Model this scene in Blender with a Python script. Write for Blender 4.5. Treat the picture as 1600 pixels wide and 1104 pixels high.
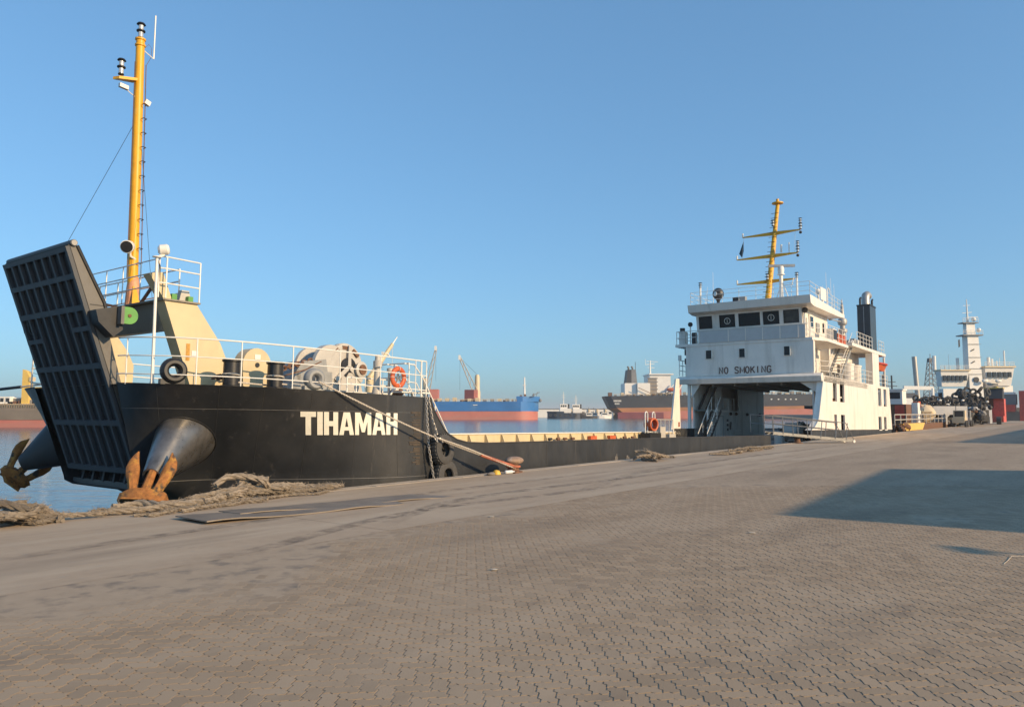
import bpy, bmesh, math, random
import numpy as np
from mathutils import Vector as V, Matrix
random.seed(7); rng = np.random.default_rng(7)
for o in list(bpy.data.objects): bpy.data.objects.remove(o)
S = bpy.context.scene; COL = S.collection
R = math.radians
# ------------------------------------------------------------------ camera, sky, sun, exposure
cam = bpy.data.cameras.new('camera'); cam.lens = 26.55; cam.sensor_width = 36; cam.clip_start = .05; cam.clip_end = 30000
co = bpy.data.objects.new('camera', cam); COL.objects.link(co)
co.location = (0, 0, 1.75); co.rotation_euler = (R(90 + 4.51), 0, 0); S.camera = co
SUN_AZ, SUN_EL = 123.8, 20.0
wd = bpy.data.worlds.new('World'); S.world = wd; wd.use_nodes = True
wn = wd.node_tree.nodes; wl = wd.node_tree.links
bg = wn['Background']; sky = wn.new('ShaderNodeTexSky'); sky.sky_type = 'NISHITA'; sky.sun_disc = False
sky.sun_elevation = R(SUN_EL); sky.sun_rotation = R(SUN_AZ); sky.air_density = 1.0; sky.dust_density = 1.3; sky.ozone_density = 3.0; sky.altitude = 0
gmn = wn.new('ShaderNodeGamma'); gmn.inputs[1].default_value = .6; wl.new(sky.outputs[0], gmn.inputs[0])      # softer contrast between zenith and horizon, as in the hazy air of the place
tnt = wn.new('ShaderNodeVectorMath'); tnt.operation = 'MULTIPLY'; tnt.inputs[1].default_value = (.76, 1.22, 1.57); wl.new(gmn.outputs[0], tnt.inputs[0])
wl.new(tnt.outputs[0], bg.inputs[0]); bg.inputs[1].default_value = .15
sl = bpy.data.lights.new('sun', 'SUN'); sl.energy = 3.7; sl.angle = R(.45); sl.color = (1, .72, .42)
so = bpy.data.objects.new('sun', sl); COL.objects.link(so)
sv = V((math.sin(R(SUN_AZ)) * math.cos(R(SUN_EL)), math.cos(R(SUN_AZ)) * math.cos(R(SUN_EL)), math.sin(R(SUN_EL))))
so.rotation_euler = sv.to_track_quat('Z', 'Y').to_euler(); so.location = (30, -20, 40)
S.view_settings.view_transform = 'Standard'; S.view_settings.look = 'None'; S.view_settings.exposure = 0.5; S.view_settings.gamma = 1
# ------------------------------------------------------------------ frames
AX, TR, U0 = R(37.33), R(.85), 8.0
dv = V((math.sin(AX), math.cos(AX), 0)); nv = V((-math.cos(AX), math.sin(AX), 0)); zv = V((0, 0, 1))
dt = dv * math.cos(TR) - zv * math.sin(TR); wt = zv * math.cos(TR) + dv * math.sin(TR)
def mat4(a, b, c, o):
    return Matrix(((a.x, b.x, c.x, o.x), (a.y, b.y, c.y, o.y), (a.z, b.z, c.z, o.z), (0, 0, 0, 1)))
SHIP = mat4(dt, nv, wt, dv * U0 - dt * U0)      # u aft, v away from the quay, w up (trimmed by the stern)
QUAY = mat4(dv, nv, zv, V((0, 0, 0)))           # the same axes, level
WORLD = Matrix.Identity(4)
# ------------------------------------------------------------------ materials
MATS = {}
def mat(name, col, rough=.55, metal=0., var=.18, scale=3., bump=.0, bscale=40., dirt=None, spec=.5, tex='Object', dish=None, rnd=0):
    if name in MATS: return MATS[name]
    m = bpy.data.materials.new(name); m.use_nodes = True; MATS[name] = m
    N, L = m.node_tree.nodes, m.node_tree.links; b = N['Principled BSDF']
    b.inputs['Roughness'].default_value = rough; b.inputs['Metallic'].default_value = metal
    b.inputs['Specular IOR Level'].default_value = spec
    tc = N.new('ShaderNodeTexCoord')
    n1 = N.new('ShaderNodeTexNoise'); n1.inputs['Scale'].default_value = scale; n1.inputs['Detail'].default_value = 6; n1.inputs['Roughness'].default_value = .62
    L.new(tc.outputs[tex], n1.inputs['Vector'])
    mx = N.new('ShaderNodeMix'); mx.data_type = 'RGBA'
    mx.inputs[6].default_value = tuple(c * (1 - var) for c in col) + (1,); mx.inputs[7].default_value = tuple(min(1, c * (1 + var)) for c in col) + (1,)
    rm = N.new('ShaderNodeMapRange'); rm.inputs[1].default_value = .3; rm.inputs[2].default_value = .7
    L.new(n1.outputs[0], rm.inputs[0]); L.new(rm.outputs[0], mx.inputs[0]); out = mx.outputs[2]
    for dd in ([dirt] if dirt and not isinstance(dirt, list) else dirt or []):   # (colour, low, high, scale xyz)
        mp = N.new('ShaderNodeMapping'); mp.inputs['Scale'].default_value = dd[3]; L.new(tc.outputs[tex], mp.inputs[0])
        n2 = N.new('ShaderNodeTexNoise'); n2.inputs['Scale'].default_value = 1; n2.inputs['Detail'].default_value = 7; n2.inputs['Roughness'].default_value = .65
        L.new(mp.outputs[0], n2.inputs['Vector'])
        r2 = N.new('ShaderNodeMapRange'); r2.inputs[1].default_value = dd[1]; r2.inputs[2].default_value = dd[2]; L.new(n2.outputs[0], r2.inputs[0])
        m2 = N.new('ShaderNodeMix'); m2.data_type = 'RGBA'; m2.inputs[7].default_value = tuple(dd[0]) + (1,)
        L.new(r2.outputs[0], m2.inputs[0]); L.new(out, m2.inputs[6]); out = m2.outputs[2]
    if rnd:
        oi = N.new('ShaderNodeObjectInfo'); rm2 = N.new('ShaderNodeMapRange'); rm2.inputs[3].default_value = 1-rnd; rm2.inputs[4].default_value = 1+rnd; L.new(oi.outputs['Random'], rm2.inputs[0])
        vm = N.new('ShaderNodeVectorMath'); vm.operation = 'SCALE'; L.new(out, vm.inputs[0]); L.new(rm2.outputs[0], vm.inputs['Scale']); out = vm.outputs[0]
    L.new(out, b.inputs['Base Color'])
    if bump:
        n3 = N.new('ShaderNodeTexNoise'); n3.inputs['Scale'].default_value = bscale; n3.inputs['Detail'].default_value = 5; L.new(tc.outputs[tex], n3.inputs['Vector'])
        bp = N.new('ShaderNodeBump'); bp.inputs['Strength'].default_value = bump; bp.inputs['Distance'].default_value = .02
        L.new(n3.outputs[0], bp.inputs['Height']); L.new(bp.outputs[0], b.inputs['Normal'])
    if dish:      # plating dished between frames: (frames per metre, depth in metres)
        wv = N.new('ShaderNodeTexWave'); wv.wave_type = 'BANDS'; wv.bands_direction = 'X'; wv.inputs['Scale'].default_value = dish[0]*math.pi/10; wv.inputs['Distortion'].default_value = 1.2; wv.inputs['Detail'].default_value = 2; wv.inputs['Detail Scale'].default_value = .5; L.new(tc.outputs[tex], wv.inputs['Vector'])
        n4 = N.new('ShaderNodeTexNoise'); n4.inputs['Scale'].default_value = .7; n4.inputs['Detail'].default_value = 2; L.new(tc.outputs[tex], n4.inputs['Vector'])
        ad = N.new('ShaderNodeMath'); ad.operation = 'MULTIPLY_ADD'; ad.inputs[1].default_value = 1.5; L.new(n4.outputs[0], ad.inputs[0]); L.new(wv.outputs['Fac'], ad.inputs[2])
        b2 = N.new('ShaderNodeBump'); b2.inputs['Strength'].default_value = 1; b2.inputs['Distance'].default_value = dish[1]; L.new(ad.outputs[0], b2.inputs['Height'])
        if bump: L.new(bp.outputs[0], b2.inputs['Normal'])
        L.new(b2.outputs[0], b.inputs['Normal'])
    rr = N.new('ShaderNodeMapRange'); rr.inputs[3].default_value = max(.02, rough - .12); rr.inputs[4].default_value = min(1, rough + .12)
    L.new(n1.outputs[0], rr.inputs[0]); L.new(rr.outputs[0], b.inputs['Roughness'])
    return m
RUST = (.16, .055, .018); GRIME = (.09, .075, .055)
hull_black = mat('hull_black', (.026, .028, .031), .46, var=.2, scale=1.2, bump=.15, bscale=9, dish=(1.5, .006), dirt=[((.05, .05, .05), .48, .75, (.8, .8, .4)), ((.085, .08, .075), .6, .76, (6, 6, .35)), ((.09, .055, .03), .67, .78, (5, 5, .45)), ((.12, .115, .11), .7, .74, (2.2, 2.2, 9))])
ramp_grey = mat('ramp_rib_paint', (.055, .06, .068), .55, var=.2, scale=2.5, dirt=((.09, .075, .06), .6, .8, (3, 3, .6)))
ramp_dark = mat('ramp_panel_paint', (.016, .018, .022), .6, var=.25, scale=3)
ramp_side = mat('ramp_side_paint', (.15, .14, .125), .6, var=.15, scale=2, dirt=(GRIME, .55, .8, (2, 2, 1)))
gantry_c = mat('gantry_cream', (.62, .5, .3), .5, var=.07, scale=1.5, dirt=[((.45, .25, .08), .7, .8, (6, 6, .8)), ((.5, .42, .27), .5, .8, (2, 2, .6))])
white_p = mat('white_paint', (.82, .76, .68), .45, var=.05, scale=1, dirt=[((.58, .53, .46), .5, .8, (1.6, 1.6, .22)), ((.45, .27, .14), .68, .8, (4.5, 4.5, .28))], dish=(1.1, .002), bump=.06, bscale=6)
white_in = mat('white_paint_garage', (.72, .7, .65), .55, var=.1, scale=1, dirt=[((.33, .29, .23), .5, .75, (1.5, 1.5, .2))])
rail_w = mat('rail_white', (.78, .75, .68), .4, var=.06, scale=6, dirt=((.4, .2, .08), .72, .8, (9, 9, 9)))
yellow = mat('mast_yellow', (.74, .37, .012), .45, var=.1, scale=3, dirt=[((.35, .12, .02), .64, .78, (7, 7, 1.2)), ((.6, .42, .12), .6, .8, (3, 3, 1))])
green_p = mat('green_paint', (.1, .3, .06), .5, var=.15, dirt=(RUST, .68, .75, (9, 9, 9)))
rust = mat('anchor_rust', (.32, .13, .035), .85, var=.4, scale=9, bump=.5, bscale=45, dirt=[((.46, .23, .045), .5, .62, (4, 4, 4)), ((.06, .046, .036), .52, .62, (3.5, 3.5, 3.5))])
brown = mat('rusty_brown', (.16, .08, .045), .8, var=.35, scale=9, bump=.3, bscale=60)
black_m = mat('black_metal', (.02, .02, .021), .45, var=.25, scale=7, dirt=((.08, .06, .045), .62, .8, (5, 5, 5)))
steel = mat('galvanised_steel', (.42, .4, .37), .45, .6, var=.2, scale=10, dirt=(RUST, .66, .8, (14, 14, 14)))
bare_steel = mat('worn_dark_steel', (.2, .19, .18), .3, .7, var=.3, scale=2.5, bump=.03, bscale=6, dirt=((.07, .068, .065), .5, .8, (2.5, 2.5, 1.5)))
alum = mat('gangway_aluminium', (.24, .235, .225), .45, .5, var=.15, scale=6)
grey_mach = mat('machinery_grey', (.28, .285, .28), .5, var=.15, scale=4, dirt=[(GRIME, .55, .8, (4, 4, 2)), (RUST, .7, .8, (7, 7, 3))])
mach_cream = mat('machinery_cream', (.48, .45, .4), .5, var=.1, scale=4, dirt=[((.3, .2, .1), .62, .8, (5, 5, 2))])
rubber = mat('tyre_rubber', (.06, .058, .056), .8, var=.25, scale=8, bump=.3, bscale=60, dirt=((.1, .09, .08), .55, .8, (6, 6, 6)))
orange = mat('safety_orange', (.55, .11, .035), .5, var=.2, scale=8, dirt=((.62, .3, .2), .62, .75, (8, 8, 8)))
red_p = mat('red_paint', (.5, .06, .035), .5, var=.15, scale=3)
rope_m = mat('mooring_rope_fibre', (.56, .5, .42), .9, var=.2, scale=40, bump=.8, bscale=90)
oldrope = mat('old_hawser_fibre', (.25, .205, .155), .95, var=.35, scale=14, bump=.8, bscale=120, dirt=((.13, .1, .075), .55, .75, (7, 7, 7)), rnd=.3)
glass = mat('bridge_glass', (.008, .014, .02), .12, var=.1, spec=.25)
lamp_gl = mat('lamp_glass', (.5, .52, .52), .12, .3, var=.2, scale=12)
deck_m = mat('deck_paint', (.12, .14, .12), .7, var=.25, dirt=(RUST, .6, .8, (3, 3, 3)))
sign_dk = mat('lettering_brown', (.12, .055, .035), .6, var=.2)
letter_w = mat('lettering_white', (.8, .77, .66), .5, var=.06, scale=8, dirt=((.3, .25, .2), .72, .8, (9, 9, 4)))
concrete = mat('quay_concrete', (.33, .275, .215), .9, var=.12, scale=.6, bump=.25, bscale=30, tex='Object', dirt=[((.4, .345, .28), .45, .7, (.25, 1.2, 1)), ((.19, .16, .13), .55, .75, (.16, .9, 1)), ((.14, .12, .1), .66, .74, (2.5, 5, 1))])
coping_m = mat('coping_concrete', (.46, .38, .29), .9, var=.14, scale=2, bump=.4, bscale=25, dirt=[((.2, .165, .13), .56, .72, (1.5, 3, 2))])
wall_m = mat('quay_wall_concrete', (.2, .175, .145), .9, var=.2, scale=1, bump=.4, bscale=15)
plate_m = mat('rusty_plate', (.24, .2, .16), .6, .3, var=.2, scale=2, bump=.15, bscale=20, dirt=((.28, .23, .18), .5, .7, (2, 2, 2)))
far_white = mat('far_white', (.82, .79, .73), .5, var=.06, scale=.4, dirt=((.45, .36, .26), .62, .8, (.5, .5, .15)))
far_cream = mat('far_cream', (.65, .52, .33), .5, var=.08, scale=.4)
far_glass = mat('far_window', (.03, .035, .04), .2)
far_grey = mat('far_grey', (.2, .2, .2), .6, var=.15, scale=.4)
far_dark = mat('far_dark', (.03, .032, .036), .6, var=.2, scale=.5)
far_blue = mat('far_blue_hull', (.03, .16, .42), .5, var=.12, scale=.15, dirt=((.12, .25, .42), .55, .75, (.08, .08, .3)))
boot_red = mat('boot_red', (.5, .17, .13), .6, var=.1, scale=.2, dirt=((.4, .22, .18), .5, .75, (.05, .05, .4)))
boot_maroon = mat('boot_maroon', (.2, .05, .06), .6, var=.15, scale=.2)
boot_orange = mat('boot_rust', (.4, .17, .07), .7, var=.15, scale=.15)
far_black = mat('far_black_hull', (.035, .038, .045), .55, var=.15, scale=.1, dirt=((.08, .075, .07), .55, .8, (.06, .06, .4)))
far_brown = mat('far_brown_hull', (.2, .165, .13), .7, var=.2, scale=.2, dirt=((.3, .24, .18), .5, .7, (.1, .1, .6)))
far_yellow = mat('far_yellow', (.75, .5, .12), .5, var=.08)
maroon = mat('far_maroon', (.13, .03, .035), .6)
# ------------------------------------------------------------------ mesh builder
class MB:
    def __init__(s): s.v = []; s.f = []
    def add(s, vs, fs):
        o = len(s.v); s.v += [tuple(p) for p in vs]; s.f += [tuple(i + o for i in f) for f in fs]; return s
    def box(s, a, b):
        x0, y0, z0 = a; x1, y1, z1 = b
        return s.add([(x0,y0,z0),(x1,y0,z0),(x1,y1,z0),(x0,y1,z0),(x0,y0,z1),(x1,y0,z1),(x1,y1,z1),(x0,y1,z1)],
                     [(3,2,1,0),(4,5,6,7),(0,1,5,4),(1,2,6,5),(2,3,7,6),(3,0,4,7)])
    def obox(s, c, a, b, d):
        c, a, b, d = V(c), V(a), V(b), V(d)
        return s.add([c-a-b-d, c+a-b-d, c+a+b-d, c-a+b-d, c-a-b+d, c+a-b+d, c+a+b+d, c-a+b+d],
                     [(3,2,1,0),(4,5,6,7),(0,1,5,4),(1,2,6,5),(2,3,7,6),(3,0,4,7)])
    def beam(s, p, q, w, h, up=(0,0,1)):
        p, q = V(p), V(q); t = (q-p).normalized(); a = t.cross(V(up))
        if a.length < 1e-4: a = t.cross(V((1,0,0)))
        a.normalize(); b = a.cross(t)
        return s.obox((p+q)/2, (q-p)/2, a*w/2, b*h/2)
    def prism(s, poly, vec):
        k = len(poly); vec = V(vec); P = [V(p) for p in poly]
        fs = [tuple(range(k))[::-1], tuple(range(k, 2*k))] + [(i, (i+1)%k, k+(i+1)%k, k+i) for i in range(k)]
        return s.add(P + [p+vec for p in P], fs)
    def tube(s, p, q, r, n=8, r2=None):
        p, q = V(p), V(q); t = (q-p).normalized(); a = t.orthogonal().normalized(); b = t.cross(a); r2 = r if r2 is None else r2
        A = [(math.cos(2*math.pi*i/n), math.sin(2*math.pi*i/n)) for i in range(n)]
        vs = [p + a*c*r + b*d*r for c, d in A] + [q + a*c*r2 + b*d*r2 for c, d in A]
        return s.add(vs, [(i, (i+1)%n, n+(i+1)%n, n+i) for i in range(n)] + [tuple(range(n))[::-1], tuple(range(n, 2*n))])
    def path(s, pts, r, n=6, closed=False):
        pts = [V(p) for p in pts]; k = len(pts); vs = []; a = None
        for i, p in enumerate(pts):
            t = ((pts[(i+1)%k] if closed or i < k-1 else p) - (pts[i-1] if closed or i else p)).normalized()
            a = t.orthogonal().normalized() if a is None else (a - t*a.dot(t)).normalized()
            b = t.cross(a); rr = r[i] if isinstance(r, (list, tuple)) else r
            vs += [p + a*math.cos(2*math.pi*j/n)*rr + b*math.sin(2*math.pi*j/n)*rr for j in range(n)]
        m = k if closed else k-1
        fs = [(i*n+j, i*n+(j+1)%n, ((i+1)%k)*n+(j+1)%n, ((i+1)%k)*n+j) for i in range(m) for j in range(n)]
        if not closed: fs += [tuple(range(n))[::-1], tuple(range((k-1)*n, k*n))]
        return s.add(vs, fs)
    def lathe(s, o, ax, prof, n=16):
        o, ax = V(o), V(ax).normalized(); a = ax.orthogonal().normalized(); b = ax.cross(a); vs = []
        for r, h in prof: vs += [o + ax*h + (a*math.cos(2*math.pi*j/n) + b*math.sin(2*math.pi*j/n))*max(r, 1e-4) for j in range(n)]
        k = len(prof)
        return s.add(vs, [(i*n+j, i*n+(j+1)%n, (i+1)*n+(j+1)%n, (i+1)*n+j) for i in range(k-1) for j in range(n)] + [tuple(range(n))[::-1], tuple(range((k-1)*n, k*n))])
    def torus(s, c, ax, Rr, r, n=20, m=8, sq=1.):
        c, ax = V(c), V(ax).normalized(); a = ax.orthogonal().normalized(); b = ax.cross(a); vs = []
        for i in range(n):
            e = a*math.cos(2*math.pi*i/n) + b*math.sin(2*math.pi*i/n)
            vs += [c + e*(Rr + r*math.cos(2*math.pi*j/m)) + ax*r*sq*math.sin(2*math.pi*j/m) for j in range(m)]
        return s.add(vs, [(i*m+j, ((i+1)%n)*m+j, ((i+1)%n)*m+(j+1)%m, i*m+(j+1)%m) for i in range(n) for j in range(m)])
    def ball(s, c, r, n=12, m=8):
        rx, ry, rz = r if isinstance(r, tuple) else (r, r, r); c = V(c); vs = []
        for i in range(m+1):
            t = math.pi*i/m
            vs += [c + V((rx*math.sin(t)*math.cos(2*math.pi*j/n), ry*math.sin(t)*math.sin(2*math.pi*j/n), rz*math.cos(t))) for j in range(n)]
        return s.add(vs, [(i*n+j, i*n+(j+1)%n, (i+1)*n+(j+1)%n, (i+1)*n+j) for i in range(m) for j in range(n)])
    def chain(s, pts, L=.11, r=.014, wd=.035):
        pts = [V(p) for p in pts]; seg = [(pts[i+1]-pts[i]).length for i in range(len(pts)-1)]; tot = sum(seg); k = int(tot/(L*.72))
        def pt(d):
            for i, q in enumerate(seg):
                if d <= q or i == len(seg)-1: return pts[i].lerp(pts[i+1], d/q), (pts[i+1]-pts[i]).normalized()
                d -= q
        for i in range(k):
            c, t = pt((i+.5)*tot/k); a = t.cross(V((.3, .2, .9))).normalized()
            if i % 2: a = t.cross(a).normalized()
            h = L/2 - wd*.7
            ring = [c + t*(h*(1 if math.cos(q) > 0 else -1) + wd*.7*math.cos(q)) + a*wd*math.sin(q) for q in [2*math.pi*(j+.5)/8 for j in range(8)]]
            s.path(ring, r, 5, True)
        return s
    def rail(s, pts, hs, sp, r=.018, up=(0,0,1), n=6, ends=True):
        pts = [V(p) for p in pts]; up = V(up)
        for h in hs: s.path([p + up*h for p in pts], r, n)
        H = max(hs)
        for i in range(len(pts)-1):
            d = (pts[i+1]-pts[i]); k = max(1, round(d.length/sp))
            for j in range(k + (1 if i == len(pts)-2 else 0)):
                p = pts[i] + d*j/k; s.tube(p, p + up*H, r, n)
        return s
OFF = {}
def mesh_of(mb, name, off, smooth):
    me = bpy.data.meshes.new(name)
    me.from_pydata([(x-off[0], y-off[1], z-off[2]) for x, y, z in mb.v], [], mb.f); me.validate(); me.update()
    bm = bmesh.new(); bm.from_mesh(me); bmesh.ops.recalc_face_normals(bm, faces=bm.faces); bm.to_mesh(me); bm.free()
    if smooth:
        me.polygons.foreach_set('use_smooth', [True]*len(me.polygons)); me.set_sharp_from_angle(angle=R(38))
    return me
def tag(o, label, cat, group=None, kind=None):
    if label: o['label'] = label
    if cat: o['category'] = cat
    if group: o['group'] = group
    if kind: o['kind'] = kind
    return o
def root(name, label, cat, off, M=WORLD, group=None):
    o = bpy.data.objects.new(name, None); COL.objects.link(o); o.empty_display_size = .2
    o.matrix_world = M @ Matrix.Translation(V(off)); OFF[o.name] = V(off)
    return tag(o, label, cat, group)
def part(mb, name, m, parent, label=None, smooth=True):
    off = OFF[parent.name]; me = mesh_of(mb, name, off, smooth); me.materials.append(m)
    o = bpy.data.objects.new(name, me); COL.objects.link(o); o.parent = parent; OFF[o.name] = off
    if label: o['label'] = label
    return o
def thing(mb, name, m, label, cat, off, M=WORLD, group=None, kind=None, smooth=True):
    me = mesh_of(mb, name, V(off), smooth); me.materials.append(m)
    o = bpy.data.objects.new(name, me); COL.objects.link(o); o.matrix_world = M @ Matrix.Translation(V(off)); OFF[o.name] = V(off)
    return tag(o, label, cat, group, kind)
def like(o, loc, parent, rot=None):
    c = o.copy(); COL.objects.link(c); c.parent = parent; c.location = loc
    if rot: c.rotation_euler = rot
    return c
def lerp(a, b, t): return a + (b-a)*t
def B(a, b): return MB().box(a, b)
# ================================================================== SETTING: water, quay, paving
def struct(mb, name, m, off=(0, 0, 0), M=WORLD, smooth=False, kind='structure'):
    o = thing(mb, name, m, None, None, off, M, kind=kind, smooth=smooth); return o
wm = bpy.data.materials.new('harbour_water'); wm.use_nodes = True; N, L = wm.node_tree.nodes, wm.node_tree.links
b = N['Principled BSDF']; b.inputs['Base Color'].default_value = (.045, .085, .105, 1); b.inputs['Roughness'].default_value = .12; b.inputs['IOR'].default_value = 1.33
tc = N.new('ShaderNodeNewGeometry'); bump = None
for sc, dist, st in ((( .35, 1.1, 1), .1, .55), ((2.2, 4.5, 1), .03, .55), ((.05, .12, 1), .25, .3)):
    mp = N.new('ShaderNodeMapping'); mp.inputs['Scale'].default_value = sc; L.new(tc.outputs['Position'], mp.inputs[0])
    nz = N.new('ShaderNodeTexNoise'); nz.inputs['Scale'].default_value = 1; nz.inputs['Detail'].default_value = 4; L.new(mp.outputs[0], nz.inputs['Vector'])
    bp = N.new('ShaderNodeBump'); bp.inputs['Strength'].default_value = st; bp.inputs['Distance'].default_value = dist; L.new(nz.outputs[0], bp.inputs['Height'])
    if bump: L.new(bump.outputs[0], bp.inputs['Normal'])
    bump = bp
L.new(bump.outputs[0], b.inputs['Normal'])
struct(MB().add([(-12000, -2000, -1.2), (12000, -2000, -1.2), (12000, 14000, -1.2), (-12000, 14000, -1.2)], [(0, 1, 2, 3)]), 'harbour_water', wm)

def ground_mat(name, col, stains, var=.1, bump=.2, bscale=60, attr=None, rough=.92):
    m = bpy.data.materials.new(name); m.use_nodes = True; N, L = m.node_tree.nodes, m.node_tree.links
    b = N['Principled BSDF']; b.inputs['Roughness'].default_value = rough; b.inputs['Specular IOR Level'].default_value = .3
    g = N.new('ShaderNodeNewGeometry'); rt = N.new('ShaderNodeMapping'); rt.inputs['Rotation'].default_value = (0, 0, -(math.pi/2 - AX)); L.new(g.outputs['Position'], rt.inputs[0])
    if attr == 'object': src = N.new('ShaderNodeObjectInfo').outputs['Random']
    elif attr: src = N.new('ShaderNodeAttribute'); src.attribute_name = attr; src = src.outputs['Fac']
    else: nz = N.new('ShaderNodeTexNoise'); nz.inputs['Scale'].default_value = 5; nz.inputs['Detail'].default_value = 8; L.new(g.outputs['Position'], nz.inputs['Vector']); src = nz.outputs[0]
    mx = N.new('ShaderNodeMix'); mx.data_type = 'RGBA'; L.new(src, mx.inputs[0])
    mx.inputs[6].default_value = tuple(c*(1-var) for c in col) + (1,); mx.inputs[7].default_value = tuple(c*(1+var) for c in col) + (1,); out = mx.outputs[2]
    for c, lo, hi, sc, det in stains:
        mp = N.new('ShaderNodeMapping'); mp.inputs['Scale'].default_value = sc; L.new(rt.outputs[0], mp.inputs[0])
        nz = N.new('ShaderNodeTexNoise'); nz.inputs['Scale'].default_value = 1; nz.inputs['Detail'].default_value = det; nz.inputs['Roughness'].default_value = .6; L.new(mp.outputs[0], nz.inputs['Vector'])
        r2 = N.new('ShaderNodeMapRange'); r2.inputs[1].default_value = lo; r2.inputs[2].default_value = hi; L.new(nz.outputs[0], r2.inputs[0])
        m2 = N.new('ShaderNodeMix'); m2.data_type = 'RGBA'; m2.inputs[7].default_value = tuple(c) + (1,); L.new(r2.outputs[0], m2.inputs[0]); L.new(out, m2.inputs[6]); out = m2.outputs[2]
    L.new(out, b.inputs['Base Color'])
    nb = N.new('ShaderNodeTexNoise'); nb.inputs['Scale'].default_value = bscale; nb.inputs['Detail'].default_value = 6; L.new(g.outputs['Position'], nb.inputs['Vector'])
    bp = N.new('ShaderNodeBump'); bp.inputs['Strength'].default_value = bump; bp.inputs['Distance'].default_value = .01; L.new(nb.outputs[0], bp.inputs['Height']); L.new(bp.outputs[0], b.inputs['Normal'])
    return m
st = [((.4, .31, .218), .45, .7, (.3, .8, 1), 6), ((.235, .182, .13), .52, .76, (.16, .45, 1), 6), ((.22, .17, .125), .6, .78, (1.1, 2.3, 1), 5)]
PAVC = (.34, .255, .172)
pav_i = ground_mat('paver_concrete', PAVC, st, .14, .25, 90, 'object'); pav_s = ground_mat('paver_concrete_far', PAVC, st, .14, .25, 90, 'tone')
yard_m = ground_mat('yard_paving', (.345, .262, .182), st + [((.2, .155, .11), .58, .7, (9, 9, 1), 2)], .12, .3, 45)
sand_m = ground_mat('joint_sand', (.39, .3, .21), [((.2, .165, .13), .5, .7, (3, 3, 1), 6)], .15, .3, 120)
apron_m = ground_mat('apron_concrete', (.41, .315, .222), [((.48, .385, .28), .46, .68, (.22, .9, 1), 7), ((.26, .205, .15), .53, .76, (.1, .8, 1), 7), ((.21, .165, .125), .64, .76, (1.6, 3.5, 1), 5), ((.36, .31, .25), .6, .75, (5, 9, 1), 4)], .12, .35, 50)
EDGE, BORD = 14.1, 8.4
def ring(n=24):
    return [(math.cos(2*math.pi*i/n), math.sin(2*math.pi*i/n)) for i in range(n)]
def clipv(poly, vmax):
    out = []; f = lambda p: vmax - (p[0]*nv.x + p[1]*nv.y)
    for i, p in enumerate(poly):
        q = poly[(i+1) % len(poly)]; a, c = f(p), f(q)
        if a >= 0: out.append(p)
        if a*c < 0: t = a/(a-c); out.append((lerp(p[0], q[0], t), lerp(p[1], q[1], t)))
    return out
ZB = [(-5.0, 2.6), (5.0, 2.6), (15.6, 18.5), (-15.6, 18.5)]
g = MB()
for poly in ([(-900, 18.5), (900, 18.5), (900, 900), (-900, 900)], [(-900, 2.6), (-5, 2.6), (-15.6, 18.5), (-900, 18.5)], [(900, 2.6), (5, 2.6), (15.6, 18.5), (900, 18.5)], [(-900, -300), (900, -300), (900, 2.6), (-900, 2.6)]):
    pl = clipv(poly, BORD + .3)
    if len(pl) > 2: g.add([(x, y, -.002) for x, y in pl], [tuple(range(len(pl)))])
struct(g, 'yard_paving', yard_m)
# concrete apron with slab joints, coping and quay wall (level frame: u along the quay, v towards the water)
a = MB(); x = -40.
while x < 420:
    a.add([(x+.006, BORD, .003), (x+7.994, BORD, .003), (x+7.994, 13.62, .003), (x+.006, 13.62, .003)], [(0, 1, 2, 3)]); x += 8
apron = struct(a, 'quay_apron', apron_m, (0, 0, 0), QUAY)
struct(MB().add([(-40, BORD-.01, -.004), (420, BORD-.01, -.004), (420, 13.7, -.004), (-40, 13.7, -.004)], [(0, 1, 2, 3)]), 'apron_joint_fill', sand_m, (0, 0, 0), QUAY)
c = MB(); x = -40.
while x < 420:
    k = random.uniform(2.6, 3.4); dz = random.uniform(-.006, .008)
    c.prism([(x+.01, 13.63, -.5), (x+.01, 13.63, .01+dz), (x+.01, 14.04, .01+dz), (x+.01, 14.1, -.05+dz), (x+.01, 14.1, -.5)], (k-.02, 0, 0)); x += k
struct(c, 'quay_coping', coping_m, (0, 0, 0), QUAY)
struct(B((-40, 13.66, -6), (420, 14.06, -.05)), 'quay_wall', wall_m, (0, 0, 0), QUAY)
tm_ = bpy.data.materials.new('tyre_mark'); tm_.use_nodes = True; N, L = tm_.node_tree.nodes, tm_.node_tree.links; b = N['Principled BSDF']; b.inputs['Base Color'].default_value = (.13, .11, .09, 1); b.inputs['Roughness'].default_value = .85
g_ = N.new('ShaderNodeNewGeometry'); n_ = N.new('ShaderNodeTexNoise'); n_.inputs['Scale'].default_value = 2.6; n_.inputs['Detail'].default_value = 8; n_.inputs['Roughness'].default_value = .7; L.new(g_.outputs['Position'], n_.inputs['Vector'])
at_ = N.new('ShaderNodeAttribute'); at_.attribute_name = 'edge'; mr_ = N.new('ShaderNodeMapRange'); mr_.inputs[1].default_value = .4; mr_.inputs[2].default_value = .75; mr_.inputs[4].default_value = .75; L.new(n_.outputs[0], mr_.inputs[0])
mm_ = N.new('ShaderNodeMath'); mm_.operation = 'MULTIPLY'; L.new(mr_.outputs[0], mm_.inputs[0]); L.new(at_.outputs['Fac'], mm_.inputs[1]); L.new(mm_.outputs[0], b.inputs['Alpha'])
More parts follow.
